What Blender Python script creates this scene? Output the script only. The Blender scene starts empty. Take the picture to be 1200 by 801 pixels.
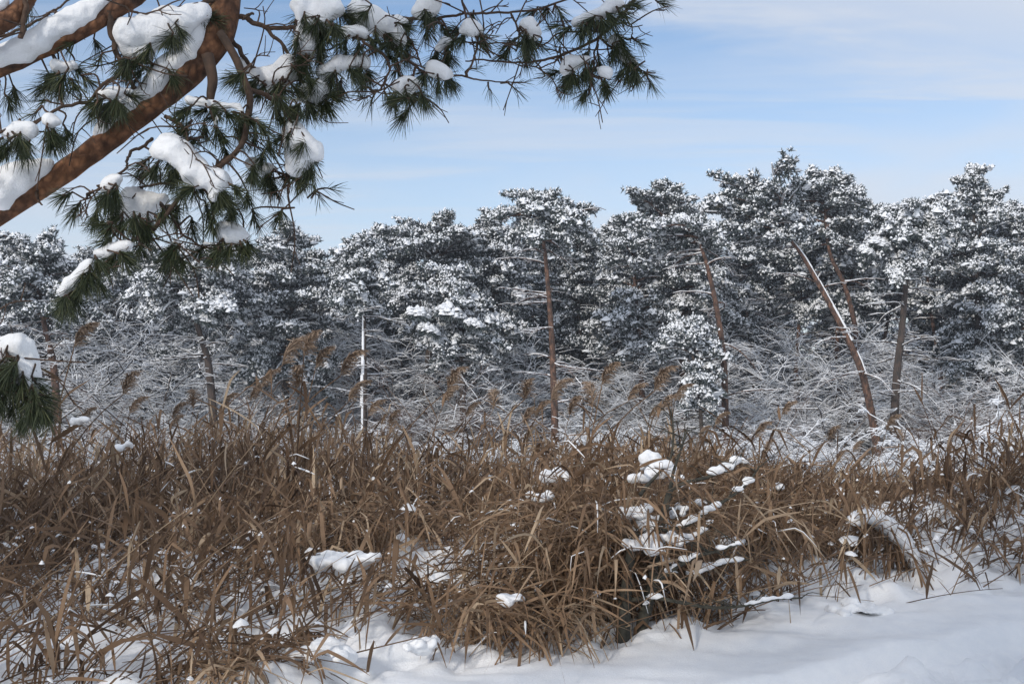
import bpy, math, random
import numpy as np
from mathutils import Vector, noise as mnoise

scene = bpy.context.scene
C = scene.collection
R = math.radians

# ------------------------------------------------------------------ camera, sky, sun, exposure
W0, H0, F = 1200.0, 801.0, 1286.0
CAM_Z = 1.5
PITCH = math.atan(70.0 / F)
cam_data = bpy.data.cameras.new("camera")
cam = bpy.data.objects.new("camera", cam_data)
C.objects.link(cam)
cam.location = (0, 0, CAM_Z)
cam.rotation_euler = (R(90) + PITCH, 0, 0)
cam_data.sensor_width = 36.0
cam_data.lens = 36.0 * F / W0
cam_data.clip_start = 0.05
cam_data.clip_end = 5000.0
scene.camera = cam

SUN_EL, SUN_AZ = R(27), R(215)       # azimuth measured clockwise from +Y: behind the camera, to the left
world = bpy.data.worlds.new("World")
scene.world = world
world.use_nodes = True
nt = world.node_tree
nt.nodes.clear()
def N(t, typ, **kw):
    n = t.nodes.new(typ)
    for k, v in kw.items():
        setattr(n, k, v)
    return n
def L(t, a, b):
    t.links.new(a, b)
out = N(nt, 'ShaderNodeOutputWorld')
bg = N(nt, 'ShaderNodeBackground'); bg.inputs['Strength'].default_value = 0.14
sky = N(nt, 'ShaderNodeTexSky', sky_type='NISHITA')
sky.sun_disc = False
sky.sun_elevation = SUN_EL
sky.sun_rotation = SUN_AZ
sky.air_density = 1.0; sky.dust_density = 0.4; sky.ozone_density = 2.5
tc = N(nt, 'ShaderNodeTexCoord')
sep = N(nt, 'ShaderNodeSeparateXYZ'); L(nt, tc.outputs['Generated'], sep.inputs[0])
zz = N(nt, 'ShaderNodeMath', operation='MAXIMUM'); L(nt, sep.outputs['Z'], zz.inputs[0]); zz.inputs[1].default_value = 0.015
zc = N(nt, 'ShaderNodeMath', operation='ADD'); L(nt, zz.outputs[0], zc.inputs[0]); zc.inputs[1].default_value = 0.05
dx = N(nt, 'ShaderNodeMath', operation='DIVIDE'); L(nt, sep.outputs['X'], dx.inputs[0]); L(nt, zc.outputs[0], dx.inputs[1])
dy = N(nt, 'ShaderNodeMath', operation='DIVIDE'); L(nt, sep.outputs['Y'], dy.inputs[0]); L(nt, zc.outputs[0], dy.inputs[1])
cmb = N(nt, 'ShaderNodeCombineXYZ'); L(nt, dx.outputs[0], cmb.inputs[0]); L(nt, dy.outputs[0], cmb.inputs[1])
def cloud_layer(scale, rot, stretch, detail, lo, hi, loc=(0, 0, 0), dist=0.4):
    mp = N(nt, 'ShaderNodeMapping')
    mp.inputs['Rotation'].default_value = (0, 0, R(rot)); mp.inputs['Scale'].default_value = stretch
    mp.inputs['Location'].default_value = loc
    L(nt, cmb.outputs[0], mp.inputs[0])
    no = N(nt, 'ShaderNodeTexNoise'); no.inputs['Scale'].default_value = scale
    no.inputs['Detail'].default_value = detail; no.inputs['Roughness'].default_value = 0.58
    no.inputs['Distortion'].default_value = dist
    L(nt, mp.outputs[0], no.inputs['Vector'])
    mr = N(nt, 'ShaderNodeMapRange', interpolation_type='SMOOTHSTEP')
    mr.inputs['From Min'].default_value = lo; mr.inputs['From Max'].default_value = hi
    L(nt, no.outputs['Fac'], mr.inputs['Value'])
    return mr.outputs[0]
c_big = cloud_layer(0.45, 25, (1, 0.7, 1), 4, 0.42, 0.75, (3.1, 1.7, 0), 0.3)
c_fine = cloud_layer(1.5, -14, (0.55, 1.9, 1), 6, 0.36, 0.72, (0.4, 2.2, 0), 0.6)
mul = N(nt, 'ShaderNodeMath', operation='MULTIPLY'); L(nt, c_fine, mul.inputs[0]); mul.inputs[1].default_value = 0.42
mx = N(nt, 'ShaderNodeMath', operation='MAXIMUM'); L(nt, c_big, mx.inputs[0]); L(nt, mul.outputs[0], mx.inputs[1])
lowr = N(nt, 'ShaderNodeMapRange'); lowr.inputs['From Min'].default_value = 0.36; lowr.inputs['From Max'].default_value = 0.10
lowr.inputs['To Min'].default_value = 0.0; lowr.inputs['To Max'].default_value = 0.56
L(nt, sep.outputs['Z'], lowr.inputs['Value'])
addc = N(nt, 'ShaderNodeMath', operation='ADD', use_clamp=True); L(nt, mx.outputs[0], addc.inputs[0]); L(nt, lowr.outputs[0], addc.inputs[1])
vz = N(nt, 'ShaderNodeMath', operation='MULTIPLY_ADD'); L(nt, sep.outputs['Z'], vz.inputs[0]); vz.inputs[1].default_value = 2.7; L(nt, sep.outputs['X'], vz.inputs[2])
vwob = N(nt, 'ShaderNodeMath', operation='MULTIPLY_ADD'); L(nt, c_fine, vwob.inputs[0]); vwob.inputs[1].default_value = 0.22; L(nt, vz.outputs[0], vwob.inputs[2])
vmr = N(nt, 'ShaderNodeMapRange', interpolation_type='SMOOTHSTEP'); vmr.inputs['From Min'].default_value = 0.92; vmr.inputs['From Max'].default_value = 1.3; vmr.inputs['To Max'].default_value = 0.85
L(nt, vwob.outputs[0], vmr.inputs['Value'])
vmx = N(nt, 'ShaderNodeMath', operation='MAXIMUM'); L(nt, addc.outputs[0], vmx.inputs[0]); L(nt, vmr.outputs[0], vmx.inputs[1])
capm = N(nt, 'ShaderNodeMath', operation='MULTIPLY'); L(nt, vmx.outputs[0], capm.inputs[0]); capm.inputs[1].default_value = 0.9
mixs = N(nt, 'ShaderNodeMix', data_type='RGBA')
L(nt, capm.outputs[0], mixs.inputs['Factor'])
L(nt, sky.outputs[0], mixs.inputs['A'])
mixs.inputs['B'].default_value = (4.65, 4.9, 5.4, 1)
L(nt, mixs.outputs['Result'], bg.inputs['Color'])
L(nt, bg.outputs[0], out.inputs['Surface'])

sun_data = bpy.data.lights.new("sun", 'SUN')
sun_data.energy = 2.0
sun_data.angle = R(6.0)
sun_data.color = (1.0, 0.93, 0.84)
sun = bpy.data.objects.new("sun", sun_data)
C.objects.link(sun)
sun.rotation_euler = (R(90) - SUN_EL, 0, -SUN_AZ + math.pi)   # refined below
d = Vector((math.sin(SUN_AZ) * math.cos(SUN_EL), math.cos(SUN_AZ) * math.cos(SUN_EL), math.sin(SUN_EL)))
sun.rotation_euler = d.to_track_quat('Z', 'Y').to_euler()

scene.view_settings.view_transform = 'Standard'
scene.view_settings.look = 'None'
scene.view_settings.exposure = 0.17
scene.view_settings.gamma = 1.0
scene.view_settings.use_curve_mapping = False
scene.render.engine = 'CYCLES'
scene.cycles.max_bounces = 6
scene.cycles.diffuse_bounces = 3
scene.cycles.transparent_max_bounces = 4

# ------------------------------------------------------------------ helpers
def ray(px, py):
    cx, cy = (px - W0 / 2) / F, (H0 / 2 - py) / F
    c, s = math.cos(PITCH), math.sin(PITCH)
    return np.array([cx, c - cy * s, cy * c + s])
def at(px, py, Y):
    r = ray(px, py)
    r = r * (Y / r[1])
    return np.array([r[0], Y, CAM_Z + r[2]])

class MB:
    """collects vertices and faces; build() links them as ONE mesh object"""
    def __init__(self):
        self.v, self.f, self.m, self.t, self.n = [], [], [], [], 0
    def add(self, v, f, mat=0, tint=None):
        v = np.asarray(v, float).reshape(-1, 3); f = np.asarray(f, int)
        if len(f) == 0: return
        self.v.append(v); self.f.append(f + self.n); self.n += len(v)
        self.m.append(np.full(len(f), mat, int))
        if tint is None: tint = 0.5
        self.t.append(np.broadcast_to(np.asarray(tint, float), (len(v),)).copy())
    def mesh(self, name, mats, smooth=True):
        me = bpy.data.meshes.new(name)
        V = np.concatenate(self.v) if self.v else np.zeros((0, 3))
        loops, starts, mi, tot = [], [], [], 0
        for f, m in zip(self.f, self.m):
            k = f.shape[1]
            loops.append(f.ravel()); starts.append(tot + np.arange(len(f)) * k); tot += f.size; mi.append(m)
        lo = np.concatenate(loops); st = np.concatenate(starts); mi = np.concatenate(mi)
        me.vertices.add(len(V)); me.vertices.foreach_set('co', V.ravel().astype(np.float32))
        me.loops.add(len(lo)); me.loops.foreach_set('vertex_index', lo.astype(np.int32))
        me.polygons.add(len(st)); me.polygons.foreach_set('loop_start', st.astype(np.int32))
        me.update(calc_edges=True)
        me.polygons.foreach_set('material_index', mi.astype(np.int32))
        me.polygons.foreach_set('use_smooth', np.full(len(st), smooth, bool))
        at_ = me.attributes.new('tint', 'FLOAT', 'POINT')
        at_.data.foreach_set('value', np.concatenate(self.t).astype(np.float32))
        for m in (mats if isinstance(mats, (list, tuple)) else [mats]):
            me.materials.append(m)
        me.update()
        return me
    def build(self, name, mats, parent=None, smooth=True):
        o = bpy.data.objects.new(name, self.mesh(name, mats, smooth))
        C.objects.link(o)
        if parent is not None: o.parent = parent
        return o
    # shapes
    def tube(self, pts, rad, n=6, mat=0, tint=None, cap=True):
        P = np.asarray(pts, float); K = len(P)
        rad = np.broadcast_to(np.asarray(rad, float), (K,))
        T = np.gradient(P, axis=0); T /= np.linalg.norm(T, axis=1)[:, None] + 1e-9
        ref = np.array([0, 0, 1.0]) if abs(T[0][2]) < 0.9 else np.array([1.0, 0, 0])
        A = np.cross(T, ref); A /= np.linalg.norm(A, axis=1)[:, None] + 1e-9
        B = np.cross(A, T)
        a = np.arange(n) / n * 2 * math.pi
        V = P[:, None] + rad[:, None, None] * (np.cos(a)[None, :, None] * A[:, None] + np.sin(a)[None, :, None] * B[:, None])
        V = V.reshape(-1, 3)
        i = np.arange(K - 1)[:, None] * n; j = np.arange(n)[None]; j2 = (j + 1) % n
        f = np.stack([i + j, i + j2, i + n + j2, i + n + j], -1).reshape(-1, 4)
        self.add(V, f, mat, tint)
        if cap:
            V2 = np.vstack([P[-1] + T[-1] * rad[-1] * .6, V[-n:]])
            self.add(V2, [(0, k + 1, (k + 1) % n + 1) for k in range(n)], mat, tint if tint is None or np.ndim(tint) == 0 else 0.5)
    def ribbons(self, P, S, mat=0, tint=None):
        """P (N,K,3) centre lines, S (N,K,3) half-width side vectors"""
        Nn, K, _ = P.shape
        if Nn == 0: return
        V = np.stack([P - S, P + S], 2).reshape(-1, 3)
        b = (np.arange(Nn) * K * 2)[:, None] + (np.arange(K - 1) * 2)[None]
        f = np.stack([b, b + 1, b + 3, b + 2], -1).reshape(-1, 4)
        if tint is not None and np.ndim(tint) == 1: tint = np.repeat(tint, K * 2)
        self.add(V, f, mat, tint)
    def tubes(self, P, rad, n=3, mat=0, tint=None):
        """P (N,K,3) many thin tubes, rad (N,K)"""
        Nn, K, _ = P.shape
        if Nn == 0: return
        T = np.gradient(P, axis=1); T /= np.linalg.norm(T, axis=2)[..., None] + 1e-9
        ref = np.where(np.abs(T[:, :1, 2:3]) < 0.9, np.array([0, 0, 1.0]), np.array([1.0, 0, 0]))
        A = np.cross(T, ref); A /= np.linalg.norm(A, axis=2)[..., None] + 1e-9
        B = np.cross(A, T)
        a = np.arange(n) / n * 2 * math.pi
        V = P[:, :, None] + rad[:, :, None, None] * (np.cos(a)[:, None] * A[:, :, None] + np.sin(a)[:, None] * B[:, :, None])
        b = (np.arange(Nn) * K * n)[:, None, None] + (np.arange(K - 1) * n)[None, :, None]
        j = np.arange(n)[None, None]; j2 = (j + 1) % n
        f = np.stack([b + j, b + j2, b + n + j2, b + n + j], -1).reshape(-1, 4)
        if tint is not None and np.ndim(tint) == 1: tint = np.repeat(tint, K * n)
        self.add(V.reshape(-1, 3), f, mat, tint)
    def domes(self, P, r, hgt, rng, mat=0, n=6):
        """many small irregular snow lumps at P (N,3)"""
        Nn = len(P)
        if Nn == 0: return
        a = np.arange(n) / n * 2 * math.pi + rng.uniform(0, 6.28, (Nn, 1))
        rr = r[:, None] * rng.uniform(.65, 1.25, (Nn, n))
        tx, ty = rng.normal(0, .22, (2, Nn, 1))
        ring = np.stack([np.cos(a) * rr, np.sin(a) * rr, (np.cos(a) * tx + np.sin(a) * ty) * rr - hgt[:, None] * rng.uniform(.2, .7, (Nn, n))], -1)
        ring2 = ring * np.array([.62, .62, .5]) + np.array([0, 0, 1.0]) * hgt[:, None, None] * .55
        top = np.zeros((Nn, 1, 3)); top[:, 0, 2] = hgt
        V = (np.concatenate([ring, ring2, top], 1) + P[:, None]).reshape(-1, 3)
        b = (np.arange(Nn) * (2 * n + 1))[:, None]; j = np.arange(n)[None]; j2 = (j + 1) % n
        self.add(V, np.stack([b + j, b + j2, b + n + j2, b + n + j], -1).reshape(-1, 4), mat)
        V0 = self.n - Nn * (2 * n + 1)
        self.f.append((np.stack([b + n + j, b + n + j2, b + 2 * n + 0 * j], -1).reshape(-1, 3)) + V0)
        self.m.append(np.full(Nn * n, mat, int))

def empty(name, loc=(0, 0, 0)):
    o = bpy.data.objects.new(name, None); C.objects.link(o); o.location = loc
    o.empty_display_size = 0.2
    return o
def tag(o, label=None, cat=None, group=None, kind=None):
    if label: o['label'] = label
    if cat: o['category'] = cat
    if group: o['group'] = group
    if kind: o['kind'] = kind
    return o
KIDS = {}
def copy_tree(o, parent=None):
    c = o.copy(); C.objects.link(c)
    if parent is not None: c.parent = parent
    for ch in [x for x in ALLKIDS.get(o.name, [])]:
        copy_tree(ch, c)
    return c
ALLKIDS = {}
def index_kids(o):
    ALLKIDS[o.name] = list(o.children)
    for ch in o.children: index_kids(ch)

def union_blobs(balls, voxel, seed=0, bump=0.25, smooth=6, fac=.6):
    """organic snow mass: overlapping ellipsoids fused into one skin.  balls: (x,y,z,rx,ry,rz)"""
    mb = MB()
    nu, nv = 14, 9
    u = np.arange(nu) / nu * 2 * math.pi; v = np.linspace(0, math.pi, nv)
    S = np.stack([np.sin(v)[:, None] * np.cos(u), np.sin(v)[:, None] * np.sin(u), np.repeat(np.cos(v)[:, None], nu, 1)], -1).reshape(-1, 3)
    i = (np.arange(nv - 1) * nu)[:, None]; j = np.arange(nu)[None]; j2 = (j + 1) % nu
    f = np.stack([i + j, i + nu + j, i + nu + j2, i + j2], -1).reshape(-1, 4)
    for b in balls:
        mb.add(S * np.array(b[3:6]) + np.array(b[:3]), f)
    me = mb.mesh('tmp', [])
    o = bpy.data.objects.new('tmp', me); C.objects.link(o)
    m = o.modifiers.new('r', 'REMESH'); m.mode = 'VOXEL'; m.voxel_size = voxel
    s = o.modifiers.new('s', 'SMOOTH'); s.factor = fac; s.iterations = smooth
    bpy.context.view_layer.update()
    dg = bpy.context.evaluated_depsgraph_get()
    res = bpy.data.meshes.new_from_object(o.evaluated_get(dg))
    bpy.data.objects.remove(o); bpy.data.meshes.remove(me)
    n = len(res.vertices)
    co = np.empty(n * 3, np.float32); res.vertices.foreach_get('co', co); co = co.reshape(-1, 3)
    no = np.empty(n * 3, np.float32); res.vertex_normals.foreach_get('vector', no); no = no.reshape(-1, 3)
    k = 1.0 / (voxel * 13)
    amp = voxel * 2.2 * bump / 0.25 * 0.6
    off = seed * 7.13
    dsp = np.array([mnoise.noise(Vector((c[0] * k + off, c[1] * k, c[2] * k))) + .5 * mnoise.noise(Vector((c[0] * k * 2.3, c[1] * k * 2.3 + off, c[2] * k * 2.3))) for c in co.tolist()])
    fine = np.array([mnoise.noise(Vector((c[0] * k * 4.2 + off, c[1] * k * 4.2, c[2] * k * 4.2))) for c in co.tolist()])
    co = co + no * (dsp * amp + fine * amp * .22)[:, None]
    res.vertices.foreach_set('co', co.astype(np.float32).ravel())
    res.polygons.foreach_set('use_smooth', np.ones(len(res.polygons), bool))
    res.materials.clear(); res.materials.append(M['snow'])
    res.update()
    return res

# ------------------------------------------------------------------ materials
M = {}
def mat(name):
    m = bpy.data.materials.new(name); m.use_nodes = True
    t = m.node_tree; b = t.nodes['Principled BSDF']
    M[name] = m
    return t, b
def ramp(t, fac, stops):
    r = N(t, 'ShaderNodeValToRGB')
    while len(r.color_ramp.elements) < len(stops): r.color_ramp.elements.new(0.5)
    for e, (p, c) in zip(r.color_ramp.elements, stops):
        e.position = p; e.color = (*c, 1)
    L(t, fac, r.inputs[0])
    return r.outputs[0]
def tex(t, scale, detail=4, rough=.55, stretch=(1, 1, 1)):
    co = N(t, 'ShaderNodeTexCoord'); mp = N(t, 'ShaderNodeMapping'); mp.inputs['Scale'].default_value = stretch
    L(t, co.outputs['Object'], mp.inputs[0])
    n = N(t, 'ShaderNodeTexNoise'); n.inputs['Scale'].default_value = scale; n.inputs['Detail'].default_value = detail
    n.inputs['Roughness'].default_value = rough
    L(t, mp.outputs[0], n.inputs['Vector'])
    return n.outputs['Fac']
def bump(t, b, h, strength, dist):
    bp = N(t, 'ShaderNodeBump'); bp.inputs['Strength'].default_value = strength; bp.inputs['Distance'].default_value = dist
    L(t, h, bp.inputs['Height']); L(t, bp.outputs[0], b.inputs['Normal'])

t, b = mat('snow')
L(t, ramp(t, tex(t, 9), [(0.3, (0.83, 0.85, 0.88)), (0.7, (0.90, 0.91, 0.92))]), b.inputs['Base Color'])
b.inputs['Roughness'].default_value = 0.7; b.inputs['Specular IOR Level'].default_value = 0.2
bump(t, b, tex(t, 70, 6, .7), 0.55, 0.012)
t, b = mat('far_snow')
b.inputs['Base Color'].default_value = (0.86, 0.88, 0.91, 1); b.inputs['Roughness'].default_value = 0.8
b.inputs['Specular IOR Level'].default_value = 0.1

t, b = mat('pine_bark')
v = N(t, 'ShaderNodeTexVoronoi'); v.inputs['Scale'].default_value = 42
co = N(t, 'ShaderNodeTexCoord'); mp = N(t, 'ShaderNodeMapping'); mp.inputs['Scale'].default_value = (1, 1, 0.75)
L(t, co.outputs['Object'], mp.inputs[0])
nd = N(t, 'ShaderNodeTexNoise'); nd.inputs['Scale'].default_value = 18; nd.inputs['Detail'].default_value = 5
L(t, mp.outputs[0], nd.inputs['Vector'])
ad = N(t, 'ShaderNodeMixRGB', blend_type='ADD'); ad.inputs[0].default_value = 0.05
L(t, mp.outputs[0], ad.inputs[1]); L(t, nd.outputs['Color'], ad.inputs[2]); L(t, ad.outputs[0], v.inputs['Vector'])
n1 = tex(t, 7, 6, .65); 
colA = ramp(t, n1, [(0.34, (0.04, 0.025, 0.018)), (0.48, (0.19, 0.088, 0.045)), (0.66, (0.38, 0.175, 0.08))])
mxb = N(t, 'ShaderNodeMixRGB', blend_type='MULTIPLY'); mxb.inputs[0].default_value = 0.75
L(t, colA, mxb.inputs[1]); L(t, ramp(t, v.outputs['Distance'], [(0.18, (1, 1, 1)), (0.62, (0.22, 0.2, 0.2))]), mxb.inputs[2])
L(t, mxb.outputs[0], b.inputs['Base Color']); b.inputs['Roughness'].default_value = 0.9
hm = N(t, 'ShaderNodeMath', operation='SUBTRACT'); L(t, nd.outputs['Fac'], hm.inputs[0]); L(t, v.outputs['Distance'], hm.inputs[1])
bump(t, b, hm.outputs[0], 0.9, 0.012)
t, b = mat('twig_bark')
L(t, ramp(t, tex(t, 30, 4), [(0.3, (0.035, 0.024, 0.018)), (0.7, (0.10, 0.058, 0.036))]), b.inputs['Base Color']); b.inputs['Roughness'].default_value = 0.85
t, b = mat('far_bark_orange')
L(t, ramp(t, tex(t, 9, 6, .7, (1, 1, .45)), [(0.36, (0.035, 0.026, 0.023)), (0.52, (0.11, 0.064, 0.046)), (0.66, (0.23, 0.125, 0.082))]), b.inputs['Base Color']); b.inputs['Roughness'].default_value = 0.95
t, b = mat('far_bark_dark')
L(t, ramp(t, tex(t, 9, 6, .7, (1, 1, .45)), [(0.36, (0.035, 0.033, 0.03)), (0.7, (0.11, 0.075, 0.06))]), b.inputs['Base Color']); b.inputs['Roughness'].default_value = 0.95
t, b = mat('shrub_bark')
L(t, ramp(t, tex(t, 5, 4), [(0.3, (0.05, 0.038, 0.034)), (0.7, (0.11, 0.085, 0.072))]), b.inputs['Base Color']); b.inputs['Roughness'].default_value = 0.9
t, b = mat('brown_twigs')
L(t, ramp(t, tex(t, 5, 4), [(0.3, (0.10, 0.06, 0.045)), (0.7, (0.19, 0.12, 0.09))]), b.inputs['Base Color']); b.inputs['Roughness'].default_value = 0.9
t, b = mat('green_bark')
L(t, ramp(t, tex(t, 25, 5), [(0.3, (0.02, 0.02, 0.016)), (0.7, (0.062, 0.058, 0.042))]), b.inputs['Base Color']); b.inputs['Roughness'].default_value = 0.85
def attr_mat(name, stops, transl=0.0, rough=.6):
    t, b = mat(name)
    a = N(t, 'ShaderNodeAttribute', attribute_name='tint')
    c = ramp(t, a.outputs['Fac'], stops)
    L(t, c, b.inputs['Base Color']); b.inputs['Roughness'].default_value = rough
    b.inputs['Specular IOR Level'].default_value = 0.25
    if transl:
        tr = N(t, 'ShaderNodeBsdfTranslucent'); L(t, c, tr.inputs['Color'])
        ms = N(t, 'ShaderNodeMixShader'); ms.inputs[0].default_value = transl
        L(t, b.outputs[0], ms.inputs[1]); L(t, tr.outputs[0], ms.inputs[2])
        L(t, ms.outputs[0], t.nodes['Material Output'].inputs['Surface'])
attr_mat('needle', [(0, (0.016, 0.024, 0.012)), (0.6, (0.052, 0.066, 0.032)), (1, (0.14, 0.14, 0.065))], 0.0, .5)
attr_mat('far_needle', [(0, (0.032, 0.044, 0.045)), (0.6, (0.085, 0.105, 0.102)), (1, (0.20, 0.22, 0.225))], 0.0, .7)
attr_mat('reed_leaf', [(0, (0.085, 0.051, 0.031)), (0.35, (0.18, 0.113, 0.068)), (0.7, (0.29, 0.190, 0.117)), (1, (0.50, 0.38, 0.26))], 0.25, .6)
attr_mat('reed_plume', [(0, (0.24, 0.17, 0.12)), (1, (0.50, 0.385, 0.29))], 0.25, .8)

# ------------------------------------------------------------------ ground
def sstep(a, b, x):
    t = np.clip((x - a) / (b - a), 0, 1)
    return t * t * (3 - 2 * t)
def gauss(x, y, cx, cy, sx, sy, ang=0):
    c, s = math.cos(ang), math.sin(ang)
    u = (x - cx) * c + (y - cy) * s; v = -(x - cx) * s + (y - cy) * c
    return np.exp(-(u / sx) ** 2 - (v / sy) ** 2)
class VN:
    """value noise on numpy arrays"""
    def __init__(s, seed): s.g = np.random.default_rng(seed).uniform(-1, 1, (256, 256))
    def __call__(s, x, y):
        xi = np.floor(x).astype(int); yi = np.floor(y).astype(int); fx = x - xi; fy = y - yi
        fx = fx * fx * (3 - 2 * fx); fy = fy * fy * (3 - 2 * fy)
        g = lambda a, b: s.g[a % 256, b % 256]
        return (g(xi, yi) * (1 - fx) + g(xi + 1, yi) * fx) * (1 - fy) + (g(xi, yi + 1) * (1 - fx) + g(xi + 1, yi + 1) * fx) * fy
vn = [VN(k) for k in range(8)]
def edge_y(x):            # where the open snow of the path meets the reeds
    return np.interp(x, [-6, -2.2, -0.9, 0.3, 1.1, 2.0, 3.4, 5.0, 8.0], [4.6, 5.25, 5.75, 6.5, 6.9, 7.8, 7.9, 8.2, 9.0])
def ground(x, y):
    x = np.asarray(x, float); y = np.asarray(y, float)
    z = 0.05 * vn[0](x * .35, y * .35)
    # marsh falls away behind the bank, then the flat frozen water, then the forest floor
    z = z - 0.45 * sstep(10.5, 15, y) - 0.95 * sstep(14, 24, y)
    z = z + 0.6 * sstep(50, 75, y) + 0.3 * vn[1](x * .06, y * .06) * sstep(42, 60, y)
    # heaps of snowed-down reeds
    z = z + 0.42 * gauss(x, y, -0.45, 8.9, 0.9, 1.2) + 0.28 * gauss(x, y, -2.2, 8.2, 1.1, 1.0) + 0.25 * gauss(x, y, -3.6, 9.8, 1.4, 1.2)
    z = z + 0.50 * gauss(x, y, 4.6, 10.3, 1.1, .9) + 0.26 * gauss(x, y, 3.4, 9.9, 0.8, .8) + 0.3 * gauss(x, y, 6.2, 10.8, 1.6, 1.2) + 0.3 * gauss(x, y, 1.7, 9.2, .7, .8)
    e = edge_y(x)
    rough = sstep(-0.25, 0.35, y - e) * (1 - sstep(13, 17, y))
    lump = 0.10 * vn[2](x * 2.2, y * 2.2) + 0.085 * np.maximum(vn[3](x * 4.6, y * 4.6), -.2) + 0.04 * vn[4](x * 10, y * 10)
    z = z + rough * (lump + 0.05)
    # gentle wind drift along the foot of the reeds and the trodden track in front of it
    z = z + 0.05 * gauss(0, y - e, 0, -0.25, 1, .3)
    te = 5.93 + (x - 1.06) * 0.57 + 0.10 * vn[5](x * 1.3, 0 * x)
    tr = sstep(0.10, -0.06, y - te)
    z = z - 0.12 * tr + tr * (0.10 * vn[6](x * 2.7, y * 3.4) + 0.075 * vn[7](x * 6.1, y * 7.0) + .028 * vn[4](x * 17, y * 17)) * sstep(-.05, -.25, y - te)
    z = z + (1 - tr) * (1 - rough) * (0.022 * vn[5](x * 1.4 + 3, y * 4.2) + 0.014 * vn[1](x * 4.1, y * 7.3) + 0.006 * vn[3](x * 12, y * 12))
    return z
def spread(lo, hi, step, ends, grow=1.22):
    c = list(np.arange(lo, hi, step))
    d_ = step; a = c[-1]
    while a < ends[1]: d_ *= grow; a += d_; c.append(a)
    d_ = step; a = lo; pre = []
    while a > ends[0]: d_ *= grow; a -= d_; pre.append(a)
    return np.array(pre[::-1] + c)
gx = spread(-5.2, 6.2, 0.04, (-900, 900), 1.14)
gy = spread(4.6, 13.0, 0.04, (-60, 1500), 1.09)
X, Y = np.meshgrid(gx, gy)
mb = MB()
nx, ny = len(gx), len(gy)
i = (np.arange(ny - 1) * nx)[:, None]; j = np.arange(nx - 1)[None]
mb.add(np.stack([X, Y, ground(X, Y)], -1), np.stack([i + j, i + j + 1, i + nx + j + 1, i + nx + j], -1).reshape(-1, 4))
o = mb.build('snowy_ground', M['snow']); tag(o, kind='structure')
def gz(x, y): return float(ground(np.array([x]), np.array([y]))[0])

# ------------------------------------------------------------------ forest: pines
def bez(pts, n):
    """smooth curve through points (Catmull-Rom)"""
    P = np.asarray(pts, float)
    if len(P) < 3: return P[0] + (P[-1] - P[0]) * np.linspace(0, 1, n)[:, None]
    Q = np.vstack([2 * P[0] - P[1], P, 2 * P[-1] - P[-2]])
    s = np.linspace(0, len(P) - 1 - 1e-6, n); k = s.astype(int); u = (s - k)[:, None]
    a, b_, c, d_ = Q[k], Q[k + 1], Q[k + 2], Q[k + 3]
    return .5 * (2 * b_ + (c - a) * u + (2 * a - 5 * b_ + 4 * c - d_) * u ** 2 + (3 * b_ - a - 3 * c + d_) * u ** 3)
def curve_at(P, t):
    s = t * (len(P) - 1); k = min(int(s), len(P) - 2); return P[k] + (P[k + 1] - P[k]) * (s - k)

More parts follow.
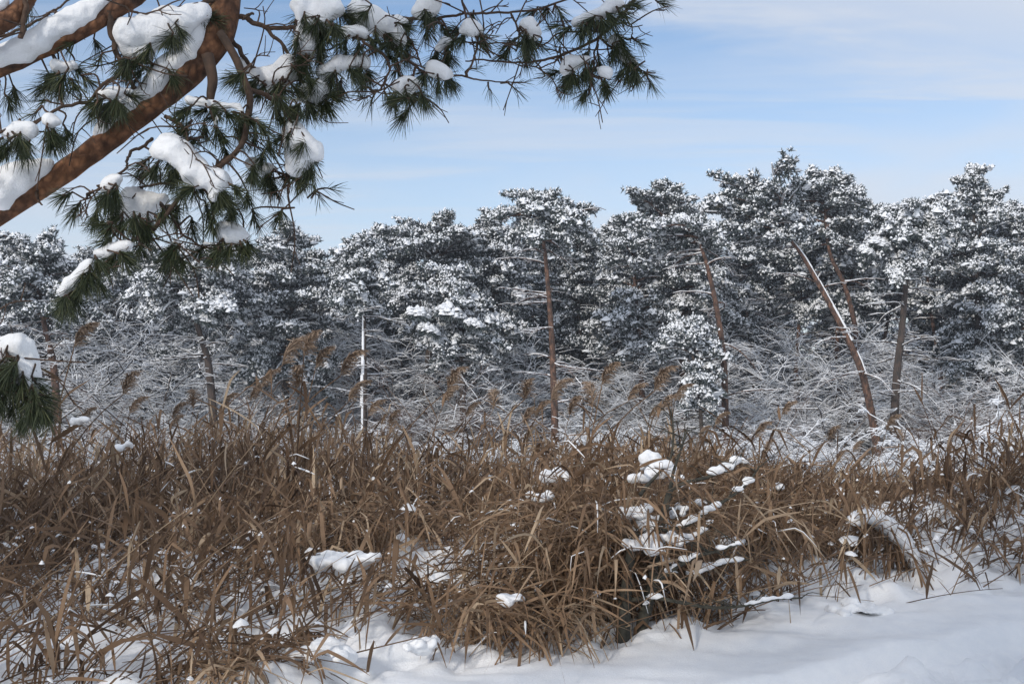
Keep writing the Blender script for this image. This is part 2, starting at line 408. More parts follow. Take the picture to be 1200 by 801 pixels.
def pine(trunk, r0, crown0, Rmax, seed, n_limbs=34, lean=(0, 0), bark='far_bark_dark', dead=10, snowy=0.8, shape=0.35, droop=0.35, dens=1.0, trunk_snow=0.0, name='pine_tree', rmax_low=1.0):
    """trunk: local points from the foot to the top; crown0: fraction of the height where the live crown starts"""
    rng = np.random.default_rng(seed)
    T = bez(trunk, 22); H = T[-1][2]
    root = empty(name)
    tr = MB()
    tt = np.linspace(0, 1, 22)
    tr.tube(T, r0 * (1 - .8 * tt ** 1.2) * (1 + .5 * np.exp(-tt * 30)), 9)
    ts = MB(); limbs = MB(); need = MB(); sn = MB()
    if trunk_snow:
        off = np.array([0.72, -0.40, 0.3]) if trunk_snow > 0 else np.array([-0.5, -.45, .3])
        ww = r0 * (1 - .8 * tt ** 1.2)
        for a0 in range(1, 20, 1):
            if rng.random() < abs(trunk_snow):
                seg = T[a0:a0 + 3] + off * ww[a0:a0 + 3, None]
                ts.tube(seg + rng.normal(0, .01, 3), ww[a0:a0 + 3] * rng.uniform(.3, .5) * (1 if trunk_snow > 0 else 1.7), 6, 0)
    pads, prad, pdir = [], [], []
    for q in range(n_limbs):
        f = crown0 + (1 - crown0) * ((q + rng.random()) / n_limbs)
        u = (f - crown0) / (1 - crown0)
        prof = math.sqrt(max(0.05, 1 - ((u - shape) / (1.03 - shape)) ** 2)) if u > shape else (rmax_low + (1 - rmax_low) * u / shape) * (.75 + .25 * u / shape)
        if seed % 3: prof = prof ** 1.6
        az = q * 2.399 + rng.normal(0, .5)
        Ln = Rmax * prof * rng.uniform(.55, 1.2)
        o_ = curve_at(T, f)
        e0 = rng.uniform(.1, .7) * (0.4 + u)
        k = 7; P = [o_]
        for s in range(k):
            e = e0 - (droop + .35) * (s / k) * (1.75 - u)
            az += rng.normal(0, .12)
            P.append(P[-1] + Ln / k * np.array([math.cos(e) * math.cos(az), math.cos(e) * math.sin(az), math.sin(e)]))
        P = np.array(P); P[:, 0] += lean[0] * np.linspace(0, 1, k + 1) ; P[:, 1] += lean[1] * np.linspace(0, 1, k + 1)
        rr = 0.035 + .016 * Ln
        limbs.tube(P, np.linspace(rr, .014, k + 1), 4)
        if rng.random() < snowy: sn.tube(P[2:] + [0, 0, .03], np.linspace(rr * .8, .03, k - 1) * rng.uniform(.7, 1.4), 5)
        npad = max(2, int(Ln * 2.3 * dens))
        for z in range(npad):
            s = .3 + .72 * (z + rng.random()) / npad
            c0 = curve_at(P, min(s, 1)); side = rng.uniform(-1, 1) * .34 * Ln * (1.15 - abs(s - .65))
            dirn = P[-1] - P[0]; sd = np.array([-dirn[1], dirn[0], 0]); sd /= np.linalg.norm(sd) + 1e-9
            c = c0 + sd * side + np.array([0, 0, rng.uniform(-.08, .3)])
            if abs(side) > .25: limbs.tube(np.array([curve_at(P, max(s - .15, 0)), (c0 + c) / 2 + [0, 0, .05], c]), [.022, .016, .01], 3, cap=False)
            pads.append(c); prad.append(rng.uniform(.28, .50)); pdir.append((P[min(int(s * k) + 1, k)] - P[max(int(s * k) - 1, 0)]))
    # top shoots
    for z in range(6):
        pads.append(T[-1] + rng.normal(0, .2, 3) + np.array([0, 0, rng.uniform(-.75, -.12)])); prad.append(.24); pdir.append(rng.normal(0, 1, 3) * [1, 1, .2])
    pads = np.array(pads); prad = np.array(prad)
    n_t = int(34)
    Pt = np.repeat(pads, n_t, 0); pr = np.repeat(prad, n_t)
    off = rng.normal(0, 1, (len(Pt), 3)); off /= np.linalg.norm(off, axis=1)[:, None]; off *= (rng.random(len(Pt)) ** .45)[:, None]
    pd = np.array(pdir); pd /= np.linalg.norm(pd, axis=1)[:, None] + 1e-9; pd = np.repeat(pd, n_t, 0)
    ps = np.stack([-pd[:, 1], pd[:, 0], 0 * pd[:, 0]], -1); ps /= np.linalg.norm(ps, axis=1)[:, None] + 1e-9
    up = off[:, 2].copy()
    off = (pd * (off[:, :1] * 1.55) + ps * (off[:, 1:2] * .95) + np.array([0, 0, .42]) * off[:, 2:3]) * pr[:, None]
    Pt = Pt + off
    # needles: short spiky tufts, each a few narrow blades
    nb = 6
    Q = np.repeat(Pt, nb, 0); outw = np.repeat(off / (pr[:, None] + 1e-6), nb, 0)
    d_ = rng.normal(0, .75, Q.shape) + outw * .8 + np.array([0, 0, .45]); d_ /= np.linalg.norm(d_, axis=1)[:, None]
    ln = rng.uniform(.13, .25, len(Q))[:, None]
    sd = np.cross(d_, rng.normal(0, 1, Q.shape)); sd /= np.linalg.norm(sd, axis=1)[:, None] + 1e-9
    K = np.stack([Q - d_ * ln * .25, Q + d_ * ln * .35, Q + d_ * ln], 1)
    wd = np.array([.012, .024, .005])[None, :, None] * rng.uniform(.8, 1.4, (len(Q), 1, 1))
    need.ribbons(K, sd[:, None] * wd, tint=rng.uniform(0, 1, len(Q)))
    # snow lies on what looks up
    keep = rng.random(len(Pt)) < snowy * np.clip(.86 + .75 * up, .16, 1)
    S = Pt[keep] + np.array([0, 0, .05])
    r = rng.uniform(.05, .12, len(S)) * np.where(rng.random(len(S)) < .10, 1.7, 1)
    sn.domes(S, r, r * rng.uniform(.6, 1.15, len(S)), rng)
    # thicker joined loads along the tops of the boughs
    np_ = 2
    B_ = np.repeat(pads, np_, 0) + np.repeat(prad, np_)[:, None] * rng.normal(0, .42, (len(pads) * np_, 3)) * [1, 1, .1] + np.repeat(prad * .20, np_)[:, None] * [0, 0, 1]
    kb = rng.random(len(B_)) < .62 * snowy
    r = rng.uniform(.11, .26, kb.sum())
    sn.domes(B_[kb], r, r * rng.uniform(.25, .5, len(r)), rng, n=9)
    # loose crumbs of snow caught on the outer needles
    tip = K[rng.random(len(K)) < .20 * snowy, 2]
    r = rng.uniform(.025, .06, len(tip))
    sn.domes(tip, r, r * rng.uniform(.8, 1.4, len(tip)), rng, n=4)
    # bare dead limbs below the crown, with a line of snow along the top
    dl = MB(); ds = MB()
    for q in range(dead):
        f = rng.uniform(.12, crown0 + .12); az = rng.uniform(0, 6.28); Ln = rng.uniform(.8, 2.6)
        o_ = curve_at(T, f); e = rng.uniform(-.2, .5); P = [o_]
        for s in range(6):
            e -= rng.uniform(-.06, .22); az += rng.normal(0, .3)
            P.append(P[-1] + Ln / 6 * np.array([math.cos(e) * math.cos(az), math.cos(e) * math.sin(az), math.sin(e)]))
        P = np.array(P); rr = np.linspace(.034, .008, 7)
        limbs.tube(P, rr, 4)
        for a0 in range(6):
            if rng.random() < .8: sn.tube(P[a0:a0 + 2] + np.array([0, 0, .025]), (rr[a0:a0 + 2] * .8 + .004) * rng.uniform(.7, 1.4), 4)
        for z in range(9):
            s = rng.uniform(.15, 1); a = curve_at(P, s); a2 = az + rng.choice([-1, 1]) * rng.uniform(.5, 1.2); l2 = rng.uniform(.3, .8)
            tw = np.array([a, a + l2 * .5 * np.array([math.cos(a2), math.sin(a2), .1]), a + l2 * np.array([math.cos(a2), math.sin(a2), -.05])])
            limbs.tube(tw, [.016, .012, .008], 3, cap=False); sn.tube(tw + [0, 0, .018], [.015, .014, .009], 3, cap=False)
    tro = tr.build('trunk', M[bark], root)
    if trunk_snow: ts.build('snow_cover', M['far_snow'], tro)
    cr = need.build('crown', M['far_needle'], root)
    limbs.build('limbs', M[bark], cr)
    sn.build('snow_cover', M['far_snow'], cr)
    return root

def trunk_from_px(pts, Y, dy=None):
    """image points of a trunk (foot first) at distance Y -> foot location and local points"""
    P = np.array([at(px, py, Y) for px, py in pts])
    if dy is not None: P[:, 1] += np.asarray(dy)
    foot = P[0].copy(); g = gz(foot[0], foot[1])
    if foot[2] > g + .05:                       # the foot is hidden: carry the trunk on down to the ground
        dirn = (P[0] - P[1]); dirn /= abs(dirn[2]) + 1e-6
        ext = foot + np.array([dirn[0] * .5 * (foot[2] - g), 0, g - foot[2] - .15])
        P = np.vstack([ext, P])
    else:
        P[0, 2] = g - .15
    return P[0], P - P[0]

heroes = []
def hero(pts, Y, label, **kw):
    pts = pts[:-1] + [(pts[-1][0], pts[-1][1] + 13)]
    foot, loc = trunk_from_px(pts, Y)
    o = pine(loc, **kw); o.location = foot
    tag(o, label, 'pine tree')
    heroes.append(o)
    return o
hero([(650, 488), (648, 430), (645, 370), (640, 310), (637, 270), (650, 228)], 46, 'tall pine with a straight bare orange trunk rising clear through the middle of the forest',
     r0=.17, crown0=.78, Rmax=2.2, seed=11, bark='far_bark_orange', dead=22, n_limbs=34)
hero([(850, 490), (848, 420), (840, 362), (829, 312), (821, 283), (832, 256)], 46, 'pine with a dark curved trunk leaning left and ending in a bent broken top',
     r0=.17, crown0=.82, Rmax=2.3, seed=12, bark='far_bark_orange', dead=16, n_limbs=18, lean=(-.9, .2))
hero([(1014, 450), (995, 400), (970, 352), (942, 302), (920, 270), (905, 212)], 46.5, 'pine leaning steeply left with a stripe of snow along its trunk',
     r0=.17, crown0=.76, droop=-.1, Rmax=2.9, seed=13, bark='far_bark_orange', dead=10, n_limbs=34, lean=(-1.3, .3), trunk_snow=.8)
hero([(1004, 450), (1003, 390), (990, 335), (972, 295), (966, 240), (960, 199)], 55, 'slender pine standing behind the steeply leaning one, with an open rounded top',
     r0=.17, crown0=.68, Rmax=2.3, seed=14, bark='far_bark_orange', dead=6, n_limbs=26)
hero([(1050, 452), (1057, 385), (1062, 325), (1068, 262), (1072, 243)], 46.5, 'pine with a dark upright trunk and thick bright snow on its bent left shoulder',
     r0=.19, crown0=.62, Rmax=2.1, seed=15, dead=26, n_limbs=34, snowy=1.0, lean=(-.3, -.3), droop=.8)
hero([(1148, 450), (1146, 380), (1143, 300), (1140, 194)], 54, 'broad tall pine standing highest at the right end of the forest',
     r0=.24, crown0=.30, Rmax=3.0, seed=16, dead=8, n_limbs=62, shape=.25)
hero([(427, 450), (427, 420), (427, 380), (426, 338), (430, 280)], 45.5, 'thin pine with its trunk plastered white and bare snowy branches at its sides',
     r0=.13, crown0=.66, Rmax=1.7, seed=17, dead=14, n_limbs=22, trunk_snow=-1.0)
hero([(64, 440), (58, 405), (50, 370), (44, 330), (42, 282)], 46, 'pine with a short leaning bare trunk behind the hanging snowy pine sprig',
     r0=.17, crown0=.58, Rmax=2.2, seed=18, bark='far_bark_orange', dead=12, n_limbs=40)
hero([(246, 442), (240, 410), (226, 366), (215, 330), (218, 296)], 46, 'spreading pine with a bent dark trunk and one bright white clump on its right side',
     r0=.18, crown0=.55, Rmax=2.8, seed=19, dead=14, n_limbs=48, snowy=.95)
hero([(542, 430), (541, 395), (532, 360), (520, 312)], 47, 'low dark pine with heavy white snow clumps in front of the taller pines',
     r0=.15, crown0=.22, Rmax=2.1, seed=20, dead=6, n_limbs=40, snowy=1.0)
hero([(800, 450), (799, 385), (794, 335), (780, 270), (776, 215)], 54, 'tall bushy pine just left of the curved trunk, snow on every tier',
     r0=.2, crown0=.34, Rmax=2.9, seed=21, bark='far_bark_orange', dead=10, n_limbs=58)
hero([(500, 450), (505, 380), (512, 310), (503, 262)], 53, 'flat-topped pine with spreading snow-laden boughs above the low dark pine',
     r0=.2, crown0=.45, Rmax=3.2, seed=22, dead=8, n_limbs=46, shape=.55)
hero([(575, 450), (577, 380), (578, 310), (576, 243)], 54, 'narrow pine with a pointed top between the flat-topped pine and the orange trunk',
     r0=.17, crown0=.35, Rmax=2.1, seed=23, dead=8, n_limbs=52, shape=.15)
hero([(335, 450), (337, 400), (338, 340), (330, 272)], 50, 'full rounded pine with fine snow tufts, left of the white-plastered trunk',
     r0=.19, crown0=.28, Rmax=2.9, seed=24, dead=10, n_limbs=56)
hero([(820, 470), (815, 430), (806, 400), (800, 372)], 45, 'small young pine loaded with snow at the foot of the curved trunk',
     r0=.09, crown0=.2, Rmax=1.2, seed=25, dead=2, n_limbs=24, snowy=1.0)
hero([(752, 450), (750, 400), (744, 330), (745, 246)], 53, 'pine with a narrow crown right of the straight orange trunk',
     r0=.17, crown0=.36, Rmax=2.1, seed=26, bark='far_bark_orange', dead=12, n_limbs=44)

# heavy snow loads that bend single boughs of three of them
def load_on(tree_, spots, Yd, seed):
    rq = np.random.default_rng(seed); ms = MB(); mn = MB()
    for (ax, ay, w_, h_) in spots:
        p = at(ax, ay, Yd) - np.array(tree_.location); m = Yd / F
        n_ = int(w_ * 9)
        u, d_ = rq.uniform(-1, 1, (2, n_)); rad = np.sqrt(u ** 2 + d_ ** 2); u, d_, rad = u[rad < 1], d_[rad < 1], rad[rad < 1]
        Q = p + np.stack([u * w_ * m * .5, d_ * w_ * m * .4, (.5 - .9 * rad ** 2 + rq.normal(0, .22, len(u))) * h_ * m * .5 - u * .12], -1)
        r_ = rq.uniform(.06, .17, len(u)); ms.domes(Q, r_, r_ * rq.uniform(.5, .9, len(u)), rq, n=8)
        q = np.repeat(Q - [0, 0, .1], 3, 0); dd = rq.normal(0, 1, q.shape) + [0, 0, -.5]; dd /= np.linalg.norm(dd, axis=1)[:, None]
        sd = np.cross(dd, rq.normal(0, 1, q.shape)); sd /= np.linalg.norm(sd, axis=1)[:, None]
        mn.ribbons(np.stack([q, q + dd * .1, q + dd * .22], 1), sd[:, None] * np.array([.012, .022, .005])[None, :, None], tint=rq.uniform(0, 1, len(q)))
    cr = [c for c in tree_.children if c.name.startswith('crown')][0]
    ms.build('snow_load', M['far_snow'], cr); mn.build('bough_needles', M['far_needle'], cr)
load_on(heroes[8], [(258, 357, 40, 20), (240, 372, 24, 10)], 44.6, 1)
load_on(heroes[9], [(490, 366, 26, 14), (527, 364, 34, 18), (502, 384, 22, 12), (555, 378, 24, 8)], 45.2, 2)
load_on(heroes[4], [(1030, 285, 26, 14), (1048, 268, 28, 16), (1066, 256, 30, 12), (1062, 272, 40, 10), (1016, 294, 16, 10)], 45.6, 3)

# fill pines: a few builds, then copies
protos = []
spec = [(13.0, .17, .38, 2.4, 31, 46, .3), (12.0, .16, .5, 2.7, 32, 40, .5), (14.0, .18, .3, 2.6, 33, 54, .25), (11.0, .14, .42, 2.2, 34, 42, .2), (13.5, .13, .42, 1.5, 35, 40, .15), (12.5, .14, .55, 1.9, 36, 30, .3)]
for (H, r0, c0, Rm, sd, nl, shp) in spec:
    rg = random.Random(sd)
    tp = [(0, 0, 0), (rg.uniform(-.3, .3), rg.uniform(-.3, .3), H * .35), (rg.uniform(-.5, .5), rg.uniform(-.4, .4), H * .7), (rg.uniform(-.5, .5), 0, H)]
    o = pine(tp, r0=r0, crown0=c0, Rmax=Rm, seed=sd, n_limbs=nl, shape=shp, dead=12, snowy=[.62, .9, .75, 1.0, .8, .95][sd - 31], bark='far_bark_dark' if sd % 2 else 'far_bark_orange')
    index_kids(o); protos.append((o, H))
fill = [  # image x, top y, distance, section
    (0, 288, 56, 0), (22, 276, 58, 0), (75, 296, 60, 0), (100, 272, 57, 0), (128, 292, 62, 0), (152, 284, 59, 0), (-40, 280, 55, 0), (180, 280, 63, 0), (-80, 275, 60, 0),
    (270, 284, 57, 1), (300, 276, 61, 1), (365, 288, 58, 1), (392, 292, 62, 1), (408, 284, 57, 1), (455, 262, 59, 1), (250, 298, 66, 1), (350, 276, 68, 1), (440, 276, 66, 1),
    (465, 256, 61, 2), (535, 262, 60, 2), (600, 262, 58, 2), (620, 246, 63, 2), (555, 270, 67, 2),
    (680, 236, 58, 3), (715, 234, 57, 3), (735, 246, 64, 3), (695, 262, 68, 3), (808, 222, 60, 3), (660, 236, 60, 3),
    (832, 262, 62, 4), (862, 268, 66, 4), (884, 212, 58, 4), (925, 218, 60, 4), (895, 250, 68, 4), (845, 290, 58, 4),
    (1000, 232, 60, 5), (1030, 230, 62, 5), (1100, 232, 58, 5), (985, 212, 58, 5), (1120, 226, 62, 5),
    (1182, 216, 58, 6), (1205, 226, 56, 6), (1240, 215, 55, 6), (1165, 205, 63, 6), (1280, 225, 60, 6),
]
sect = ['snow-dusted pine in the back rows at the left end of the forest',
        'snow-dusted pine in the back rows around the full rounded pine',
        'snow-dusted pine in the back rows behind the flat-topped pine',
        'snow-dusted pine in the back rows behind the straight orange trunk',
        'snow-dusted pine in the back rows just right of the curved trunk',
        'snow-dusted pine in the back rows behind the snow-shouldered pine',
        'snow-dusted pine in the back rows around the broad tallest pine']
gname = ['back pines at the left end', 'back pines around the rounded pine', 'back pines behind the flat-topped pine', 'back pines behind the orange trunk',
         'back pines by the curved trunk', 'back pines behind the snow-shouldered pine', 'back pines at the right end']
used = [False] * len(protos)
rg = random.Random(5)
def place_fill(px, topy, Yd, sec, pick=None):
    top = at(px, topy + rg.uniform(6, 32), Yd); g = gz(top[0], Yd); H = top[2] - g
    k = rg.randrange(len(protos)) if pick is None else pick
    o0, Hp = protos[k]
    if used[k]: o = copy_tree(o0)
    else: o = o0; used[k] = True
    s = H / (Hp + .2)
    o.location = (top[0], Yd, g - .1); o.scale = (s * rg.uniform(.95, 1.15), s * rg.uniform(.95, 1.15), s)
    o.rotation_euler = (0, 0, rg.uniform(0, 6.28))
    tag(o, sect[sec], 'pine tree', gname[sec])
for f in fill: place_fill(*f)

# deep forest: trunks and lower crowns further in, seen only through the gaps
for k in range(34):
    px = -60 + k * 40 + rg.uniform(-14, 14)
    sec = 0 if px < 215 else 1 if px < 455 else 2 if px < 625 else 3 if px < 815 else 4 if px < 945 else 5 if px < 1125 else 6
    place_fill(px, np.interp(px, [0, 300, 650, 800, 900, 1140, 1300], [330, 325, 285, 270, 268, 262, 262]) + rg.uniform(-12, 18), rg.uniform(70, 95), sec)

# unseen pines added behind the path to keep the low sun off it
for k, (bx, by, sc) in enumerate([(-15, -7, 1.0), (-3.8, -3.4, .8), (-9.5, -15, 1.0), (-22, -16, 1.2), (1.5, -18, 1.0)]):
    o = copy_tree(protos[[0, 1, 2, 3, 0][k % 5]][0]); o.location = (bx, by, gz(bx, by) - .1); o.scale = (sc * (.55 if sc == .8 else 1), sc * (.55 if sc == .8 else 1), sc); o.rotation_euler = (0, 0, k * 1.7)  # the narrowed copy is added to shade the near pine's boughs
    tag(o, 'unseen snow-dusted pine added behind the path for its shade', 'pine tree', 'pines behind the path')

# young pines of the understory, needled down to the ground
yp = []
for sd, H, Rm in [(41, 5.0, 1.7), (42, 6.2, 1.9), (43, 4.2, 1.6)]:
    rq = random.Random(sd)
    o = pine([(0, 0, 0), (rq.uniform(-.1, .1), 0, H * .5), (rq.uniform(-.2, .2), 0, H)], r0=.09, crown0=.06, Rmax=Rm, seed=sd, n_limbs=34, shape=.2, dead=0, snowy=.85, name='young_pine')
    index_kids(o); yp.append(o)
yused = [False] * 3
ysect = ['at the left end of the forest', 'under the full rounded pine', 'under the flat-topped pine', 'under the straight orange trunk', 'under the curved trunk', 'behind the steeply leaning pine', 'under the broad tallest pine']
for k in range(46):
    px = -40 + k * 28.5 + rg.uniform(-12, 12); Yd = rg.uniform(57, 72)
    sec = 0 if px < 215 else 1 if px < 455 else 2 if px < 625 else 3 if px < 815 else 4 if px < 945 else 5 if px < 1125 else 6
    j = rg.randrange(3); o = copy_tree(yp[j]) if yused[j] else yp[j]; yused[j] = True
    p = at(px, 500, Yd); sc = rg.uniform(.8, 1.3)
    o.location = (p[0], Yd, gz(p[0], Yd) - .05); o.scale = (sc * 1.2, sc * 1.2, sc); o.rotation_euler = (0, 0, rg.uniform(0, 6.28))
    tag(o, 'young snowy pine in the understory ' + ysect[sec], 'young pine', 'young pines ' + ysect[sec])

# ------------------------------------------------------------------ forest edge: bare shrubs
def shrub(seed, H, spread_, stems, depth, bark, snow_amt, arch=.5, name='snowy_shrub', fine=1.0, sm=0.0):
    rng = np.random.default_rng(seed)
    root = empty(name)
    w = MB(); s = MB()
    segs = {}
    def grow(p, az, el, ln, r, lev):
        K = 6; P = [p]
        for q in range(K - 1):
            el -= arch * rng.uniform(-.05, .28) * (1 + .3 * lev) / 2; az += rng.normal(0, .28)
            el = max(el, -.5)
            P.append(P[-1] + ln / (K - 1) * np.array([math.cos(el) * math.cos(az), math.cos(el) * math.sin(az), math.sin(el) + rng.normal(0, .10)]))
        P = np.array(P); rr = np.linspace(r, r * .4, K)
        segs.setdefault(lev, []).append((P, rr, el))
        if lev < depth:
            nch = int(rng.integers(4, 8) * fine)
            for c in range(nch):
                t_ = rng.uniform(.2, 1)
                grow(curve_at(P, t_), az + rng.choice([-1, 1]) * rng.uniform(.3, 1.5), el * .6 + rng.uniform(-.45, .6), ln * rng.uniform(.32, .62), r * .5, lev + 1)
    for q in range(stems):
        az = rng.uniform(0, 6.28)
        grow(np.array([rng.normal(0, .3), rng.normal(0, .3), -.1]), az, rng.uniform(.6, 1.45) - spread_ * .3, H * rng.uniform(.45, .85), .014 + .006 * H * rng.uniform(.5, 1.2), 0)
    for lev, items in segs.items():
        P = np.array([a for a, _, _ in items]); rr = np.array([b_ for _, b_, _ in items]) * 1.0
        rr = np.maximum(rr, .0045)
        w.tubes(P, rr, 4 if lev == 0 else 3)
        kp = rng.random(len(P)) < snow_amt
        flat = np.linalg.norm(P[:, -1, :2] - P[:, 0, :2], axis=1) / (np.linalg.norm(P[:, -1] - P[:, 0], axis=1) + 1e-6)
        kp &= flat > rng.uniform(.2, .65, len(P))
        if kp.any():
            sr = np.maximum(rr[kp] * .75, .005) + .010 * rng.random((kp.sum(), 1)) ** 2 + (sm if lev > 0 else 0)
            s.tubes(P[kp] + np.array([0, 0, 1]) * (rr[kp] * .7 + sr * .5)[..., None], sr, 4)
    st = w.build('branches', M[bark], root)
    if s.v: s.build('snow_cover', M['far_snow'], st)
    index_kids(root)
    return root
sp = [shrub(101, 5.6, .5, 9, 3, 'shrub_bark', .95, .45, sm=.002), shrub(102, 3.4, 1.2, 11, 3, 'shrub_bark', .97, .7, sm=.006), shrub(103, 6.8, .35, 8, 3, 'shrub_bark', .9, .35, sm=.002),
      shrub(104, 4.0, .9, 11, 3, 'brown_twigs', .40, .4, fine=1.1), shrub(105, 2.8, 1.5, 15, 3, 'shrub_bark', 1.0, .9, sm=.007)]
sused = [False] * len(sp)
kindlab = ['tall arching shrub with white-lined twigs', 'wide low snowed-under shrub', 'tall sparse snow-lined sapling clump', 'russet-brown twiggy shrub with little snow', 'dense domed snow-bowed shrub']
places = ['at the left end of the far bank', 'in front of the spreading bent-trunk pine', 'below the white-plastered trunk', 'at the foot of the straight orange trunk', 'at the foot of the curved trunk', 'below the steeply leaning pine', 'below the broad tallest pine at the right end']
def sec_of(px): return 0 if px < 150 else 1 if px < 330 else 2 if px < 560 else 3 if px < 720 else 4 if px < 890 else 5 if px < 1060 else 6
def place_shrub(k, px, Yd, s):
    if Yd < 56 and any(abs(px - t_) < 34 for t_ in (650, 850, 1005, 1050, 428, 60, 244)):
        if Yd >= 47: Yd += 9
        else: s *= .62
    p = at(px, 500, Yd); g = gz(p[0], Yd)
    o = copy_tree(sp[k]) if sused[k] else sp[k]
    sused[k] = True
    o.location = (p[0], Yd, g); o.rotation_euler = (0, 0, rg.uniform(0, 6.28)); o.scale = (s * rg.uniform(.9, 1.25), s, s * rg.uniform(.85, 1.1))
    q = sec_of(px)
    tag(o, kindlab[k] + ' ' + places[q].replace('spreading ', '').replace(' of the far bank', ''), 'shrub', kindlab[k].split(' with ')[0].split(' lined')[0].split(' under')[0].split(' bowed')[0] + 's ' + places[q])
for px in range(-30, 1240, 22):
    k = rg.choice([0, 0, 2, 1, 2])
    place_shrub(k, px + rg.uniform(-14, 14), rg.uniform(49, 60), rg.uniform(.8, 1.2))
for px in range(-20, 1240, 30):
    k = rg.choice([1, 1, 4, 3])
    place_shrub(k, px + rg.uniform(-16, 16), rg.uniform(42, 45.5), rg.uniform(.6, .95))
for px, Yd, s in [(400, 47, 1.05), (440, 46, 1.1), (480, 47, 1.1), (520, 47, 1.15), (560, 47.5, 1), (590, 48, .9), (460, 49, 1.2), (540, 49, 1.2), (1110, 48, 1.0), (1140, 48.5, 1.0), (320, 49, .8), (600, 50, 1)]:
    place_shrub(3, px, Yd, s)
for px, Yd, s in [(1075, 41, 1.1), (1125, 40.5, 1.25), (1172, 41, 1.2), (1100, 42, 1.2), (1150, 42, 1.1), (1030, 43, .95), (900, 43, .8), (960, 44, .8), (1205, 44, 1.1)]:
    place_shrub(4, px, Yd, s)

# ------------------------------------------------------------------ reeds
rng = np.random.default_rng(77)
def leaf_paths(base, az, el, ln, kink, rng, K=8, stiff=None):
    """arching dry blades: start at base, head az/el, bend over at a soft kink and hang"""
    n = len(base)
    P = np.zeros((n, K, 3)); P[:, 0] = base
    e = el.copy(); a = az.copy()
    step = ln / (K - 1)
    for k in range(1, K):
        P[:, k] = P[:, k - 1] + step[:, None] * np.stack([np.cos(e) * np.cos(a), np.cos(e) * np.sin(a), np.sin(e)], -1)
        t = k / (K - 1)
        bend = kink * np.exp(-((t - stiff) / .085) ** 2) + .035
        e = np.maximum(e - bend, -1.5); a = a + rng.normal(0, .06, n)
    w = np.array([.35, .8, 1, 1, .92, .74, .45, .06])[:K]
    return P, w
def leaf_sides(P, az, width, w, rng):
    n, K, _ = P.shape
    T = np.gradient(P, axis=1); T /= np.linalg.norm(T, axis=2)[..., None] + 1e-9
    h = np.stack([-np.sin(az), np.cos(az), np.zeros(n)], -1)[:, None]
    nrm = np.cross(T, h)
    tw = (rng.normal(0, .6, n)[:, None] + rng.normal(0, .9, n)[:, None] * np.linspace(0, 1, K)[None])[..., None]
    return (h * np.cos(tw) + nrm * np.sin(tw)) * (width[:, None] * w[None] * .5)[..., None]
def stem_paths(base, az, tilt, h, rng, K=9, bow=.25):
    n = len(base); P = np.zeros((n, K, 3)); P[:, 0] = base
    e = np.pi / 2 - tilt; a = az.copy()
    for k in range(1, K):
        P[:, k] = P[:, k - 1] + (h / (K - 1))[:, None] * np.stack([np.cos(e) * np.cos(a), np.cos(e) * np.sin(a), np.sin(e)], -1)
        e = e - bow / (K - 1) * (.4 + 1.2 * k / K) * np.ones(n)
    return P
def grow_reeds(mbs, mbl, mbn, base, az, tilt, h, rng, bow, nleaf=7, wide=1.0, snow=.05, tintc=.5, lf=1.0):
    n = len(base)
    S = stem_paths(base, az, tilt, h, rng, bow=bow)
    K = S.shape[1]
    tint = np.clip(rng.normal(tintc, .27, n), 0, 1)
    mbs.tubes(S, np.linspace(.0050, .0024, K)[None] * rng.uniform(.8, 1.3, (n, 1)), 3, 0, tint)
    idx = np.repeat(np.arange(n), nleaf); m = len(idx)
    f = rng.uniform(.22, .97, m) * (K - 1); k0 = np.minimum(f.astype(int), K - 2)
    b = S[idx, k0] + (S[idx, k0 + 1] - S[idx, k0]) * (f - k0)[:, None]
    la = rng.uniform(0, 2 * np.pi, m)
    el = rng.uniform(.55, 1.45, m)
    ln = rng.uniform(.20, .50, m) * lf
    hang = rng.random(m) < .58
    kk = np.where(hang, rng.uniform(1.3, 2.6, m), rng.uniform(0, .5, m))
    P, w = leaf_paths(b, la, el, ln, kk, rng, stiff=np.where(hang, rng.uniform(.08, .42, m), rng.uniform(.1, .8, m)))
    Sd = leaf_sides(P, la, rng.uniform(.009, .030, m) * wide, w, rng)
    mbl.ribbons(P, Sd, 0, np.clip(tint[idx] + rng.normal(0, .16, m), 0, 1))
    # a little snow caught on blades that lie flat
    if mbn is not None and snow > 0:
        pick = rng.random(m) < snow
        q = P[pick]
        if len(q):
            rr = np.array([.4, 1, .9, .3])[None] * rng.uniform(.003, .008, (len(q), 1))
            k1 = rng.integers(1, 4, len(q)); q = np.stack([q[np.arange(len(q)), k1 + j] for j in range(4)], 1)
            flat = np.abs(q[:, -1, 2] - q[:, 0, 2]) < .6 * np.linalg.norm(q[:, -1] - q[:, 0], axis=1)
            mbn.tubes(q[flat] + np.array([0, 0, .004]), rr[flat], 5, 0)
        c = P[rng.random(m) < snow * .9, 3]; r = rng.uniform(.006, .022, len(c)); mbn.domes(c, r, r * rng.uniform(.5, 1, len(c)), rng)
    return S, tint
def px_of(x, y): return 600 + x / y * F
def top_z(px, y):
    """how high the stand reaches, from the line of its tops"""
    tp = np.interp(px, [-100, 0, 120, 250, 330, 420, 470, 560, 640, 720, 790, 850, 920, 1000, 1100, 1300],
                   [492, 498, 500, 492, 470, 482, 512, 508, 512, 506, 512, 538, 548, 556, 560, 562])
    return CAM_Z - (tp - 470) / F * y

